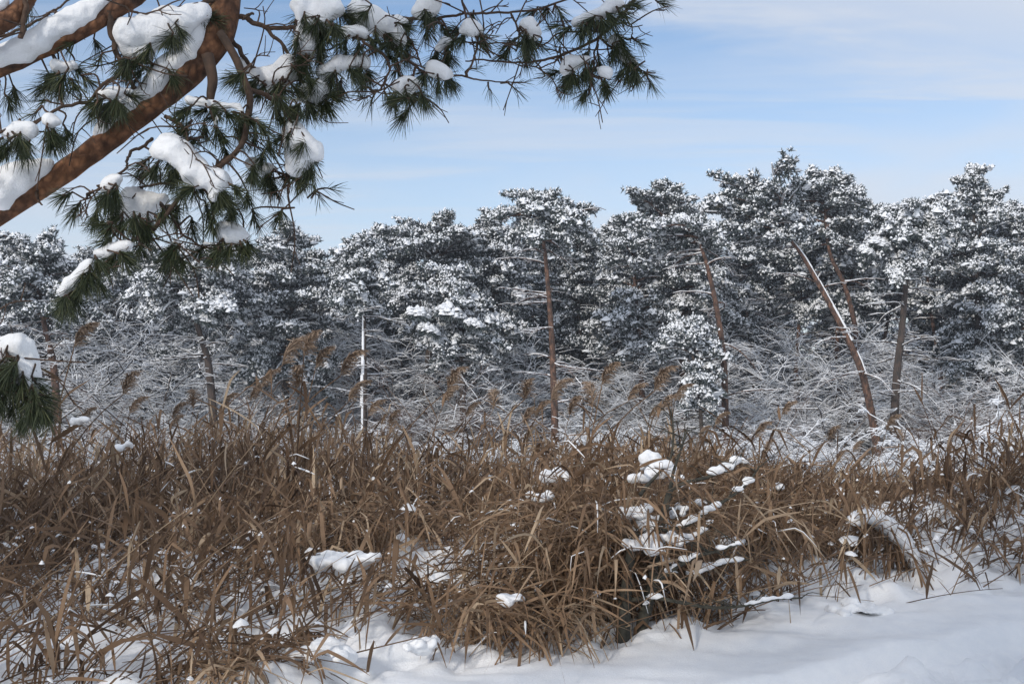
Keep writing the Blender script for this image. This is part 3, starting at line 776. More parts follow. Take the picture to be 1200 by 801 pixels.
# --- which ground carries standing reeds, by zones
def scatter(n, x0, x1, y0, y1, dens):
    x = rng.uniform(x0, x1, n); y = rng.uniform(y0, y1, n)
    k = rng.random(n) < dens(x, y)
    return x[k], y[k]
def dens_stand(x, y):
    px = px_of(x, y)
    front = np.interp(px, [-200, 0, 200, 400, 520, 620, 690, 780, 860, 960, 1040, 1130, 1300], [9.8, 9.9, 10.2, 9.8, 9.7, 8.4, 7.0, 7.5, 8.6, 9.0, 11.0, 11.6, 11.6])
    back = np.interp(px, [0, 600, 1200], [15.5, 16, 19])
    patch = .75 + .5 * vn[3](x * .9, y * .9)
    return sstep(-.35, .5, y - front) * (1 - sstep(-2, .3, y - back)) * np.clip(patch, .45, 1)
stems, leaves, nsn = MB(), MB(), MB()
xr, yr = scatter(4200, 1.8, 10.5, 10.6, 19.5, dens_stand)
x, y = scatter(8600, -9.5, 9.8, 6.2, 19.5, dens_stand)
x = np.concatenate([x, xr]); y = np.concatenate([y, yr])
zt = top_z(px_of(x, y), y); g = ground(x, y)
h = (zt - g) * np.where(rng.random(len(x)) < .12, rng.uniform(1.0, 1.10, len(x)), 1 - .55 * rng.beta(1.3, 1.6, len(x)))
ok = h > .35
x, y, g, h = x[ok], y[ok], g[ok], h[ok]
base = np.stack([x, y, g - .05], -1)
laz = np.where(rng.random(len(x)) < .6, rng.normal(0.15, .8, len(x)), rng.uniform(0, 6.28, len(x)))
tilt = np.abs(rng.normal(.06, .13, len(x)))
# the front ones become individual things, the rest is one bed
order = np.argsort(y - np.interp(px_of(x, y), [-200, 0, 200, 400, 520, 620, 690, 780, 860, 960, 1040, 1130, 1300], [9.8, 9.9, 10.2, 9.8, 9.7, 8.4, 7.0, 7.5, 8.6, 9.0, 11.0, 11.6, 11.6]))
N_IND = 225
ind, rest = order[:N_IND], order[N_IND:]
bow = rng.uniform(.0, .55, len(x))
grow_reeds(stems, leaves, nsn, base[rest], laz[rest], tilt[rest], h[rest] * 1.03, rng, bow[rest], nleaf=8, snow=.07)

# --- leaning and snapped reeds over the snow in front
def dens_lean(x, y):
    px = px_of(x, y); e = edge_y(x)
    side = np.interp(px, [-100, 0, 250, 420, 560, 640, 760, 860, 960, 1060, 1200], [.9, .88, .75, .5, .36, .8, .8, .75, .68, .62, .75])
    side = side * (1 - .85 * np.exp(-((px - 1040) / 60) ** 2) * (y < 9.3))
    return sstep(-.05, .5, y - e) * side * np.clip(.7 + .7 * vn[2](x * 1.1 + 4, y * 1.1), .1, 1) * (1 - sstep(10.8, 12.0, y))
x2, y2 = scatter(7000, -5.8, 7.2, 4.6, 12.5, dens_lean)
n2 = len(x2)
az2 = np.where(rng.random(n2) < .72, rng.normal(.15, .4, n2), rng.uniform(0, 6.28, n2))
grow_reeds(stems, leaves, nsn, np.stack([x2, y2, ground(x2, y2) - .03], -1), az2, rng.uniform(.3, 1.35, n2), rng.uniform(.4, 1.25, n2), rng, rng.uniform(-.1, .5, n2), nleaf=5, snow=.07, tintc=.42)
# lumps of snow held up by the crushed stems
x5, y5 = scatter(5600, -5.8, 7.2, 5.0, 11.5, dens_lean)
k5 = vn[5](x5 * 1.7, y5 * 1.7) > -.15; x5, y5 = x5[k5], y5[k5]
r5 = rng.uniform(.008, .042, len(x5)) * np.where(rng.random(len(x5)) < .2, 1.9, 1)
nsn.domes(np.stack([x5, y5, ground(x5, y5) + rng.uniform(.02, .34, len(x5))], -1), r5, r5 * rng.uniform(.25, .7, len(x5)), rng, n=10)
# bare straw stems lying across each other
x4, y4 = scatter(3400, -6.2, 7.4, 4.6, 12.5, dens_lean)
n4 = len(x4)
az4 = np.where(rng.random(n4) < .6, rng.normal(.2, .4, n4), rng.normal(3.0, .7, n4))
S4 = stem_paths(np.stack([x4, y4, ground(x4, y4) + rng.uniform(-.03, .12, n4)], -1), az4, rng.uniform(.75, 1.5, n4), rng.uniform(.5, 1.5, n4), rng, K=6, bow=rng.uniform(-.15, .3, n4))
stems.tubes(S4, np.linspace(.0045, .002, 6)[None] * rng.uniform(.7, 1.2, (n4, 1)), 3, 0, np.clip(rng.normal(.55, .25, n4), 0, 1))
# short broken blades standing in the snow
x3, y3 = scatter(13000, -5.8, 7.2, 4.6, 12.5, dens_lean)
n3 = len(x3); la = rng.uniform(0, 6.28, n3)
P, w = leaf_paths(np.stack([x3, y3, ground(x3, y3) - .02], -1), la, rng.uniform(.0, 1.4, n3), rng.uniform(.15, .5, n3), rng.uniform(0, 1.0, n3) ** 2 * 2, rng, stiff=rng.uniform(.3, .8, n3))
leaves.ribbons(P, leaf_sides(P, la, rng.uniform(.008, .022, n3), w, rng), 0, np.clip(rng.normal(.4, .22, n3), 0, 1))
# --- bowed tussocks: blades fountain over and hang to the snow
def tussock(px, Yd, zc, n, reach, seed):
    rg2 = np.random.default_rng(seed)
    c = at(px, 500, Yd); az = rg2.uniform(0, 6.28, n)
    bx = c[0] + rg2.normal(0, .22, n); by = Yd + rg2.normal(0, .2, n)
    h = rg2.uniform(.7, 1.15, n) * (zc - ground(bx, by))
    S = stem_paths(np.stack([bx, by, ground(bx, by) - .03], -1), az, rg2.uniform(.02, .35, n), h * 1.45 * reach, rg2, K=12, bow=rg2.uniform(.5, 2.3, n))
    tint = np.clip(rg2.normal(.6, .18, n), 0, 1)
    stems.tubes(S, np.linspace(.004, .0014, 12)[None] * np.ones((n, 1)), 3, 0, tint)
    nl = 7; idx = np.repeat(np.arange(n), nl); m = len(idx); k0 = rg2.integers(3, 12, m)
    la = az[idx] + rg2.normal(0, .7, m)
    P, w = leaf_paths(S[idx, k0], la, rg2.uniform(-.3, .8, m), rg2.uniform(.25, .55, m), rg2.uniform(.3, 1.2, m), rg2, stiff=rg2.uniform(.1, .5, m))
    leaves.ribbons(P, leaf_sides(P, la, rg2.uniform(.006, .022, m), w, rg2), 0, np.clip(tint[idx] + rg2.normal(0, .13, m), 0, 1))
    q = P[rg2.random(m) < .02]
    nsn.tubes(q[:, 0:6] + np.array([0, 0, .008]), np.array([.4, .9, 1, .9, .6, .2])[None] * rg2.uniform(.003, .007, (len(q), 1)), 5, 0)
tussock(735, 7.5, .95, 110, 1.0, 1)
tussock(690, 7.3, .72, 70, 1.0, 2)
tussock(640, 7.6, .62, 60, 1.0, 3)
tussock(540, 7.0, .36, 40, 1.0, 4)
tussock(600, 6.8, .36, 50, .9, 5)
tussock(790, 8.4, .62, 70, .9, 6)
tussock(880, 8.9, .66, 90, 1.0, 7)
tussock(935, 9.5, .62, 60, .9, 8)
tussock(480, 8.8, .62, 50, 1.0, 9)
tussock(410, 8.6, .66, 70, 1.0, 10)
tussock(280, 6.0, .22, 40, .9, 11)
bed = stems.build('reed_bed', M['reed_leaf']); tag(bed, kind='stuff')
tag(bed, 'dense bed of dry brown reeds along the marsh edge', 'reeds')
o = leaves.build('reed_leaves', M['reed_leaf'], bed); o['kind'] = 'stuff'
o = nsn.build('snow_strips', M['snow'], bed); o['kind'] = 'stuff'

# --- individual reeds
def plume(rng, P0, az, ln):
    """drooping one-sided seed head at the tip of a stem"""
    mbp = MB(); n = 300
    t = rng.uniform(0, 1, n)
    el = .9 - 1.5 * t
    ax = np.stack([np.cos(az) * np.ones(n), np.sin(az) * np.ones(n), np.zeros(n)], -1)
    rach = P0 + ax * (ln * (.10 * t + .42 * t ** 2))[:, None] + np.array([0, 0, 1]) * (ln * (1.0 * t - .48 * t ** 2))[:, None]
    la = az + rng.normal(0, .65, n)
    P, w = leaf_paths(rach, la, rng.uniform(.2, 1.3, n) - .9 * t, rng.uniform(.18, .36, n) * ln * (1.15 - .7 * t), rng.uniform(.2, .8, n), rng, K=5, stiff=rng.uniform(.2, .6, n))
    mbp.ribbons(P, leaf_sides(P, la, rng.uniform(.002, .0055, n), np.array([.5, 1, 1, .8, .3]), rng), 0, rng.uniform(0, 1, n))
    q = np.linspace(0, 1, 8)
    rc = P0 + ax[:1] * (ln * (.10 * q + .42 * q ** 2))[:, None] + np.array([0, 0, 1]) * (ln * (1.0 * q - .48 * q ** 2))[:, None]
    mbp.tube(rc, np.linspace(.002, .001, 8), 3)
    return mbp
def make_reed(seed, with_plume, bent):
    rg2 = np.random.default_rng(seed)
    root = empty('reed')
    s, l = MB(), MB()
    S, tint = grow_reeds(s, l, None, np.zeros((1, 3)), np.array([rg2.normal(0, .4)]), np.array([rg2.uniform(.02, .15) + (.25 if bent else 0)]), np.array([1.0]), rg2, np.array([rg2.uniform(.05, .4) + (.6 if bent else 0)]),
                         nleaf=6 if with_plume else 9, lf=.62, wide=.8, tintc=.55)
    st = s.build('stem', M['reed_leaf'], root)
    l.build('leaves', M['reed_leaf'], root)
    if with_plume:
        d_ = S[0, -1] - S[0, -3]
        plume(rg2, S[0, -1], math.atan2(d_[1], d_[0]) + rg2.normal(0, .3), rg2.uniform(.17, .25)).build('plume', M['reed_plume'], root)
    index_kids(root)
    return root
rp_plain = [make_reed(200 + k, False, k % 3 == 2) for k in range(9)]
rp_plume = [make_reed(300 + k, True, k % 2 == 1) for k in range(7)]
ru = {}
def put_reed(pool, k, loc, hgt, rz, label, group):
    key = (id(pool), k)
    o = copy_tree(pool[k]) if ru.get(key) else pool[k]
    ru[key] = True
    o.location = loc; o.scale = (hgt, hgt, hgt); o.rotation_euler = (0, 0, rz)
    tag(o, label, 'reed', group)
    return o
def reed_zone(px):
    return ('at the left' if px < 280 else 'left of the central tussock' if px < 640 else
            'around the snowy bush' if px < 880 else 'behind the snowy heap at the right')
for i_ in ind:
    z_ = reed_zone(px_of(x[i_], y[i_]))
    put_reed(rp_plain, rg.randrange(9), (x[i_], y[i_], g[i_] - .05), h[i_], laz[i_] * .6, 'brown reed with drooping blades in the front row ' + z_, 'front reeds ' + z_)
# reeds whose heads stand out against the forest: image position of the head, distance
heads = [(85, 408, 8.8), (128, 462, 9.5), (95, 494, 9.2), (175, 490, 10), (225, 478, 10), (318, 428, 9.2), (355, 418, 8.9), (368, 432, 9.0), (388, 440, 9.2), (310, 452, 9.5), (340, 455, 9.4), (60, 490, 9.9), (20, 498, 10), (150, 485, 8.9), (262, 478, 9.8),
         (500, 458, 8.9), (520, 470, 9.8), (598, 468, 8.9), (632, 488, 9.9), (570, 480, 10.2), (545, 488, 10), (706, 452, 8.2), (748, 458, 9.0), (773, 482, 8.5), (720, 470, 9.4), (668, 486, 10.0), (690, 478, 9), (790, 470, 9.8), (838, 498, 10),
         (870, 512, 10.5), (912, 486, 11.4), (945, 515, 11), (1040, 504, 12), (1058, 517, 11.5), (1000, 530, 12), (1155, 530, 12.4), (1125, 545, 12), (1090, 540, 12.5), (1190, 538, 12), (980, 540, 12), (890, 530, 11), (430, 488, 8.9), (455, 498, 10), (405, 470, 9.4),
         (200, 500, 9.5), (285, 470, 9.4), (613, 497, 9.4), (645, 470, 9.1), (760, 492, 9.2), (820, 512, 10)]
for q, (hx, hy, hd) in enumerate(heads):
    p = at(hx, hy, hd); gg = gz(p[0], hd)
    k = q % 7; H_ = (p[2] - gg) / .97 * (1.06 if k % 2 else 1.0)
    o_ = rp_plume[k]
    rz = rg.uniform(-.7, .7)
    if hx == 85: lab = 'tallest bent reed at the left, its brown plume high against the forest'
    elif hx == 355: lab = 'reed with a pale upright plume, highest of the cluster before the rounded pine'
    else:
        lab = 'reed with a feathery brown seed plume standing ' + reed_zone(hx)
    loc = np.array([p[0], hd, gg - .03])
    # foot is set back along the lean so that the head stands where it should
    tip = np.array([c for c in [ch for ch in ALLKIDS[o_.name] if ch.name.startswith('stem')][0].data.vertices[-1].co])
    c_, s_ = math.cos(rz), math.sin(rz)
    loc[0] -= (tip[0] * c_ - tip[1] * s_) * H_; loc[1] -= (tip[0] * s_ + tip[1] * c_) * H_
    H2 = (p[2] - gz(loc[0], loc[1]) + .03) / max(tip[2], .5)
    loc[2] = gz(loc[0], loc[1]) - .03
    put_reed(rp_plume, k, loc, H2, rz, lab, None if hx in (85, 355) else 'plumed reeds ' + reed_zone(hx))

# ------------------------------------------------------------------ snow clumps caught in the reeds
clumps = [(330, 622, 8.4, 13, 6, 'small snow cap perched on bent reeds above the left snow slope'), (405, 656, 7.6, 32, 11, 'long slab of snow lying on flattened reeds left of centre'),
          (145, 521, 9.0, 9, 5, 'lone small snow cap on a leaning reed at the left'), (165, 667, 8.2, 11, 10, 'round snow lump in a hollow of the left reeds'),
          (95, 491, 8.6, 10, 6, 'snow-capped reed plume at the far left'), (115, 639, 8.3, 11, 4, 'thin snow cap on a leaning reed over the left slope'), (652, 553, 8.2, 15, 11, 'upper of two white snow caps left of the bowed tussock'),
          (634, 581, 8.0, 15, 9, 'lower of two white snow caps left of the bowed tussock'), (770, 553, 8.0, 24, 13, 'large white snow cap on top of the twiggy bush'), (745, 600, 7.6, 16, 9, 'snow pad sunk among blades left of the bush stem'),
          (785, 629, 7.4, 15, 10, 'bright round snow cap in the middle of the twiggy bush'), (796, 598, 7.6, 10, 8, 'small snow cap on the bush right of its stem'), (765, 612, 7.6, 22, 10, 'flat snow pad in the fork of the twiggy bush'),
          (752, 634, 7.3, 18, 9, 'low snow pad at the left foot of the twiggy bush'), (818, 585, 7.8, 9, 6, 'tiny snow peak beside the long bush branch'), (905, 570, 9.6, 11, 4, 'thin snow cap on reeds right of the bush branch'),
          (860, 634, 8.6, 14, 5, 'narrow snow cap on a twig low right of the bush'), (1010, 632, 9.2, 12, 5, 'snow tongue on a bent blade beside the arched bundle'), (495, 755, 6.5, 20, 10, 'snow lump among reeds near the path edge'),
          (600, 700, 6.9, 14, 8, 'snow pad between the hanging blades of the tussocks'), (1003, 712, 8.0, 30, 8, 'long snow slab on flattened stems at the right'), (870, 540, 10, 7, 4, 'small snow tip on a twig against the far shrubs'), (380, 760, 6.3, 34, 10, 'wide snow pad on crushed reeds by the path')]
for q, (cx, cy, cd, rx, ry, lab) in enumerate(clumps):
    cd *= .955; rx *= 1.1; ry *= .85
    m = cd / F; p = at(cx, cy, cd); rr = np.random.default_rng(500 + q)
    balls = []
    nb = 9 if rx > 14 else 5
    for k in range(nb):
        u = (k / (nb - 1) - .5) * 2
        balls.append((p[0] + u * rx * .75 * m, p[1] + rr.normal(0, .4) * rx * m, p[2] + rr.normal(0, .4) * ry * m - abs(u) * ry * .3 * m,
                      rx * m * rr.uniform(.2, .55), rx * m * rr.uniform(.25, .6), ry * m * rr.uniform(.45, 1.0)))
    me = union_blobs(balls, .008, q, bump=.55, smooth=7, fac=.6)
    o = bpy.data.objects.new('snow_clump', me); C.objects.link(o); tag(o, lab, 'snow clump')

# ------------------------------------------------------------------ twiggy bush with snow, in the middle of the reeds
def polyline(pts, Y, dy=0):
    return np.array([at(a, b_, Y + dy * k / max(1, len(pts) - 1)) for k, (a, b_) in enumerate(pts)])
bush = empty('bare_bush', tuple(at(738, 755, 7.0)))
def rel(P, o): return P - np.array(o.location)
blist = [([(730, 766), (731, 715), (734, 690), (738, 655), (745, 625)], 6.9, .1, 9, 5), ([(746, 762), (754, 725), (764, 684), (767, 652), (776, 610), (785, 575)], 6.95, .25, 8, 4),
         ([(764, 680), (780, 673), (792, 664), (820, 650), (838, 646), (870, 636)], 7.0, -.2, 4, 1), ([(790, 666), (771, 650), (763, 640), (752, 625)], 7.0, .1, 3, 1),
         ([(733, 703), (764, 700), (780, 702), (828, 711), (856, 711), (880, 708), (908, 702), (940, 700)], 6.95, -.3, 2.8, 1), ([(775, 622), (798, 617), (810, 612), (828, 600), (856, 582), (872, 570), (882, 558), (890, 546)], 7.1, .1, 3, .9),
         ([(785, 575), (804, 565), (832, 558), (854, 548), (866, 538), (868, 533)], 7.2, 0, 2.4, .8), ([(750, 580), (758, 569), (774, 552), (786, 536), (789, 505), (786, 480)], 7.2, .1, 2.4, .8), ([(785, 575), (790, 550), (800, 520), (806, 500)], 7.2, .2, 2.4, .8),
         ([(764, 690), (800, 680), (840, 662), (880, 655)], 7.05, .3, 2.4, .8), ([(767, 652), (790, 640), (820, 625), (835, 610)], 7.0, .2, 2.2, .8)]
rgb = np.random.default_rng(9)
for pts, Yb, dyb, ra, rb in blist:
    P = rel(bez(polyline(pts, Yb, dyb), 18), bush); m = Yb / F
    b_ = MB(); b_.tube(P, np.linspace(ra, rb, 18) * m, 7)
    sn = MB()
    for q in range(10 if ra < 6 else 4):
        s = rgb.uniform(.3, 1); a = curve_at(P, s); az = rgb.uniform(0, 6.28); l = rgb.uniform(.08, .3)
        dd = np.array([math.cos(az), .6 * math.sin(az), rgb.uniform(0, .8)])
        tw = bez([a, a + dd * l * .5 + rgb.normal(0, .02, 3), a + dd * l], 6)
        b_.tube(tw, np.linspace(.004, .0015, 6), 4)
    ob = b_.build('branch', M['green_bark'], bush)
    if ra < 6:
        nr = rgb.random(6)
        balls = []
        for s in np.linspace(.12, .97, 22):
            tg = curve_at(P, min(s + .03, 1)) - curve_at(P, s - .03)
            if abs(tg[2]) < .75 * np.linalg.norm(tg) and mnoise.noise(Vector((s * 5 + ra * 3.7, Yb * 3, 0))) > .0:
                a = curve_at(P, s); w_ = rgb.uniform(1.6, 4.4) * m * (1.4 if .4 < s < .6 else 1)
                balls.append((a[0], a[1], a[2] + w_ * .75, w_ * 2.0, w_ * 1.1, w_ * .9))
        if balls:
            sb = bpy.data.objects.new('snow_cover', union_blobs(balls, .006, int(ra * 10))); C.objects.link(sb); sb.parent = ob
tag(bush, 'bare twiggy bush with dark stems and snow-lined branches among the reeds', 'bush')

# ------------------------------------------------------------------ arched bundle of bent reeds carrying a thick band of snow
arch = empty('bent_reed_bundle', tuple(at(1078, 676, 8.9)))
AP = bez([at(1084, 690, 8.9), at(1072, 660, 8.9), at(1056, 634, 8.85), at(1036, 615, 8.8), at(1014, 606, 8.7), at(998, 612, 8.65)], 20)
s = MB(); l = MB()
for q in range(40):
    off = rgb.normal(0, .055, 3); off[2] -= .07
    P = rel(AP + off * np.linspace(.4, 1.4, 20)[:, None], arch)
    s.tube(P, np.linspace(.004, .002, 20), 3, tint=float(rgb.uniform(.2, .8)), cap=False)
m_ = 170; k0 = rgb.integers(4, 20, m_); la = rgb.uniform(0, 6.28, m_)
P, w = leaf_paths(rel(AP, arch)[k0] + rgb.normal(0, .05, (m_, 3)) - [0, 0, .07], la, rgb.uniform(-1.2, .1, m_), rgb.uniform(.2, .45, m_), rgb.uniform(.2, .9, m_), rgb, stiff=rgb.uniform(.1, .5, m_))
l.ribbons(P, leaf_sides(P, la, rgb.uniform(.01, .022, m_), w, rgb), 0, rgb.uniform(.1, .8, m_))
s.build('stems', M['reed_leaf'], arch); l.build('leaves', M['reed_leaf'], arch)
balls = []
for q in range(2, 19):
    a = rel(AP, arch)[q]; t_ = math.sin((q - 1) / 19 * math.pi)
    balls.append((a[0], a[1], a[2] + .01, .05 + .035 * t_, .07 + .05 * t_, .045 + .025 * t_))
sb = bpy.data.objects.new('snow_cover', union_blobs(balls, .009, 3)); C.objects.link(sb); sb.parent = arch
tag(arch, 'bundle of reeds bent into an arch under a thick band of snow at the right', 'bent reeds')

# ------------------------------------------------------------------ the near pine: leaning stems, hanging snow-laden boughs
tree = empty('overhanging_pine', (-3.6, 3.4, gz(-3.6, 3.4)))
TO = np.array(tree.location)
D0 = 3.0
def P3(pts, d, dd=0.0, n=24):
    P = np.array([at(a, b_, d + dd * k / (len(pts) - 1)) for k, (a, b_) in enumerate(pts)])
    return bez(P, n) - TO
rgp = np.random.default_rng(4)
FINE = []
branches = []      # (object, points)
def add_branch(P, r, n=8, bark='twig_bark', name='branch', knots=0.0):
    b_ = MB(); K = len(P)
    rr = np.interp(np.linspace(0, 1, K), np.linspace(0, 1, len(r)), r)
    if knots: rr = rr * (1 + rgp.normal(0, knots, K))
    b_.tube(P, rr, n)
    ob = b_.build(name, M[bark], tree)
    branches.append((ob, P))
    return ob
px = D0 / F
# main leaning stem: real ground contact at left, out of the frame
foot = np.array([-3.6, 3.4, gz(-3.6, 3.4) - .1]) - TO
A = P3([(-120, 318), (-40, 276), (0, 251), (60, 212), (110, 176), (150, 144), (190, 112), (222, 84), (246, 56), (260, 25), (266, -20), (275, -90), (300, -190)], D0, .1, 40)
A = np.vstack([bez([foot, foot + [.25, -.05, .6], A[0] + [-.3, .08, -.15], A[0]], 14)[:-1], A])
trunk = add_branch(A, [.16, .11, .06, .030, .029, .033, .037, .042, .047, .042, .036], 14, 'pine_bark', 'trunk', .03)
B = P3([(-180, 150), (-60, 102), (0, 80), (50, 58), (100, 33), (140, 8), (175, -18), (230, -70)], 2.9, .1, 30)
B = np.vstack([bez([A[9], A[9] + [.05, -.1, .45], B[0] + [-.2, 0, -.05], B[0]], 8)[:-1], B])
limbB = add_branch(B, [.06, .04, .026, .023, .024, .026, .023], 12, 'pine_bark', 'limb', .03)
Cc = P3([(-90, 90), (-20, 40), (10, 22), (28, 4), (45, -25)], 2.8, .1, 16)
Cc = np.vstack([B[6], Cc]); limbC = add_branch(Cc, [.03, .026, .02], 9, 'pine_bark', 'limb')
def br(pts, ra, rb, d=3.0, dd=0.0, parent=None):
    P = P3(pts, d, dd, 7 * len(pts))
    # a little natural kink
    jit = rgp.normal(0, .0022, P.shape); jit = (jit + np.roll(jit, 1, 0) + np.roll(jit, -1, 0)) / 2.2; jit[0] = 0; jit *= 0 if ra > 5 else 1
    return add_branch(P + jit, np.array([ra, rb]) * px, 6)
br([(128, 12), (130, 40), (138, 65), (148, 88), (160, 108)], 4, 2.5, 2.95, .06)
br([(262, -5), (235, 5), (205, 13), (185, 18), (160, 16), (147, 8)], 2.8, 1.2, 3.05, -.1)
br([(185, 18), (172, 40), (165, 62), (155, 77), (142, 80)], 1.8, .9, 3.02, -.05)
br([(172, 40), (150, 37), (143, 38)], 1.2, .7, 3.02)
br([(142, 86), (118, 101), (106, 117), (75, 124), (42, 142), (15, 150), (-15, 160)], 2.4, 1.4, 2.96, -.15)
br([(106, 117), (113, 130), (132, 143)], 1.6, 1.3, 2.95, .05)
br([(24, 45), (28, 20), (32, -10)], 3, 3, 2.85)
br([(0, 43), (30, 32), (60, 14), (80, 2), (110, -15)], 2, 1.2, 3.2, .1)
G = [(258, 38), (276, 68), (286, 94), (293, 115), (290, 140), (285, 165), (270, 185), (240, 205), (215, 226), (196, 250), (178, 272)]
br(G, 5.2, 2.2, 3.02, -.1)
br([(270, 184), (236, 206), (204, 213), (168, 219)], 2.6, 1.4, 3.0, .1)
br([(264, 14), (284, 20), (300, 27), (315, 33), (350, 32), (390, 41), (430, 46), (465, 60), (490, 80), (515, 88), (545, 90), (565, 95), (600, 97)], 3.6, .8, 3.08, .15)
br([(312, 33), (325, 48), (340, 66), (347, 80), (353, 95), (362, 106), (380, 112), (402, 112)], 2.6, .8, 3.1, .05)
br([(343, 76), (335, 95), (325, 100), (318, 97)], 1.5, .8, 3.1)
br([(260, 36), (278, 54), (290, 74), (306, 86), (316, 94)], 4, 1, 3.1, .05)
br([(292, 105), (318, 116), (342, 136), (356, 160), (357, 180), (345, 198), (334, 205)], 3.2, 1.2, 3.0, .1)
br([(330, 125), (345, 150), (352, 172), (345, 190)], 1.8, 1, 3.0, .05)
br([(337, 196), (339, 220), (338, 244)], 1.5, 1, 3.08, 0)
br([(337, 208), (352, 212), (366, 218), (372, 225)], 1.1, .7, 3.08, .05)
br([(193, 136), (205, 142), (217, 153), (223, 178), (232, 200)], 2.6, 1.2, 2.97, -.05)
br([(207, 145), (210, 165), (210, 185)], 1.6, 1, 2.95)
br([(178, 162), (168, 172), (152, 180), (148, 196), (135, 207), (120, 218), (100, 228)], 2.2, 1.2, 2.98, -.08)
br([(204, 240), (185, 262), (162, 277), (135, 298), (108, 320), (80, 345)], 2.2, 1.2, 2.95, -.15)
br([(200, 250), (215, 275), (235, 286), (262, 293), (290, 290)], 1.6, .9, 2.95, .1)
br([(215, 275), (205, 288), (208, 305)], 1.2, .8, 2.95)
br([(276, -60), (320, -40), (400, -25), (480, -12), (560, -8), (640, -14), (720, -20), (760, -14)], 7, 2.5, 3.2, .2)
br([(420, -22), (428, 8), (445, 28), (470, 36), (485, 55), (495, 78)], 3, 1.1, 3.2, .0)
br([(425, 48), (450, 66), (456, 82), (450, 98), (440, 108)], 2, .9, 3.12, 0)
br([(455, 20), (500, 22), (530, 18), (560, 16), (600, 14), (640, 8), (690, -10)], 2, 1.3, 3.25, .1)
br([(755, -15), (735, 10), (720, 25), (700, 45), (665, 62), (630, 72), (600, 72), (565, 70), (545, 72)], 2.8, .9, 3.3, 0)
br([(660, 63), (650, 72), (635, 78), (618, 76), (605, 70)], 1.2, .7, 3.3)
br([(700, 44), (720, 58), (738, 70), (752, 84), (768, 86)], 1.8, .8, 3.3, .05)
br([(706, 38), (680, 37), (655, 40), (640, 50), (625, 58), (612, 66)], 1.5, .8, 3.3, -.05)
br([(700, 45), (697, 65), (694, 85), (692, 100)], 1.6, 1, 3.3, -.05)
br([(718, 28), (740, 30), (738, 50)], 1.2, .8, 3.3)
br([(598, 14), (604, 28), (608, 45), (604, 60)], 1.6, 1, 3.25)
br([(545, 90), (555, 70), (560, 50), (552, 35), (545, 15), (540, -10)], 1.4, 1.6, 3.2, 0)
br([(488, 78), (480, 100), (482, 120)], 1.8, 1, 3.15)
br([(515, 20), (530, 45), (528, 62)], 1.5, 1, 3.25)
br([(575, 68), (565, 55), (556, 48)], 1.2, .8, 3.25)
br([(-120, 400), (-40, 378), (0, 398), (10, 418), (18, 445), (32, 470)], 2.6, 1.1, 2.7, .0)
br([(-60, 380), (-30, 420), (10, 438), (40, 430)], 2, 1, 2.7, .05)
br([(18, 445), (0, 458), (-20, 465)], 1.4, .8, 2.7)
# a mesh of fine bare twigs off every bough
for k_, (ob_, P_) in enumerate(list(branches)):
    if k_ < 3: continue
    for q in range(int(rgp.integers(3, 8))):
        a0 = curve_at(P_, rgp.uniform(.15, 1)); dd = rgp.normal(0, 1, 3) * [1, .7, .8]; dd /= np.linalg.norm(dd); l_ = rgp.uniform(.05, .2)
        tw = bez([a0, a0 + dd * l_ * .5 + rgp.normal(0, .012, 3), a0 + dd * l_ + np.array([0, 0, -.02])], 7)
        FINE.append((k_, tw, .0026))
        for z in range(int(rgp.integers(1, 4))):
            c0 = curve_at(tw, rgp.uniform(.3, 1)); d2 = dd + rgp.normal(0, .6, 3); d2 /= np.linalg.norm(d2)
            FINE.append((k_, bez([c0, c0 + d2 * .02 + rgp.normal(0, .004, 3), c0 + d2 * rgp.uniform(.03, .07)], 4), .0017))
# short dead stubs on the main stem
br([(46, 222), (44, 233), (50, 240)], 2.4, 1.0, 3.0); br([(243, 64), (249, 92), (247, 110), (246, 121)], 7.5, 4, 2.98)
br([(284, 22), (291, 18), (298, 17)], 2.2, 1.6, 3.05)

# link the hanging sprig at the far left to the lower stem
allP = np.vstack([p for _, p in branches]); owner = np.concatenate([[k] * len(p) for k, (_, p) in enumerate(branches)])
needles = {k: MB() for k in range(len(branches))}; twigs = {k: MB() for k in range(len(branches))}
for k_, tw, r_ in FINE: twigs[k_].tube(tw, np.linspace(r_, r_ * .6, len(tw)), 5)
def needle_tuft(k, base, dirn, L_, n, rng, nl=.062, spreadf=1.0):
    """a shoot of length L_ with needles in a brush along it"""
    dirn = dirn / np.linalg.norm(dirn)
    sh = bez([base, base + dirn * L_ * .5 + rng.normal(0, .004, 3), base + dirn * L_], 6)
    twigs[k].tube(sh, np.linspace(.0032, .002, 6), 5)
    s = rng.uniform(.0, 1.0, n) ** .8
    b_ = np.array([curve_at(sh, u) for u in s])
    rv = rng.normal(0, 1, (n, 3)); rv -= (rv @ dirn)[:, None] * dirn; rv /= np.linalg.norm(rv, axis=1)[:, None] + 1e-9
    ang = rng.uniform(.25, 1.2, n) ** 1.1 * spreadf * (1.05 - .45 * s)
    d_ = dirn * np.cos(ang)[:, None] + rv * np.sin(ang)[:, None]
    ln = nl * rng.uniform(.55, 1.2, n) * rng.uniform(.85, 1.1)
    q = np.linspace(0, 1, 4)
    P = b_[:, None] + d_[:, None] * (ln[:, None] * q)[..., None] + (np.array([0, 0, -1]) * (.10 * ln[:, None] * q ** 2)[..., None])
    sd = np.cross(d_, rng.normal(0, 1, (n, 3))); sd /= np.linalg.norm(sd, axis=1)[:, None] + 1e-9
    wd = np.array([.9, 1, .9, .25]) * .00078
    needles[k].ribbons(P, sd[:, None] * (wd[None, :, None] * rng.uniform(.8, 1.25, (n, 1, 1))), 0, np.clip(rng.normal(.42, .25, n), 0, 1))
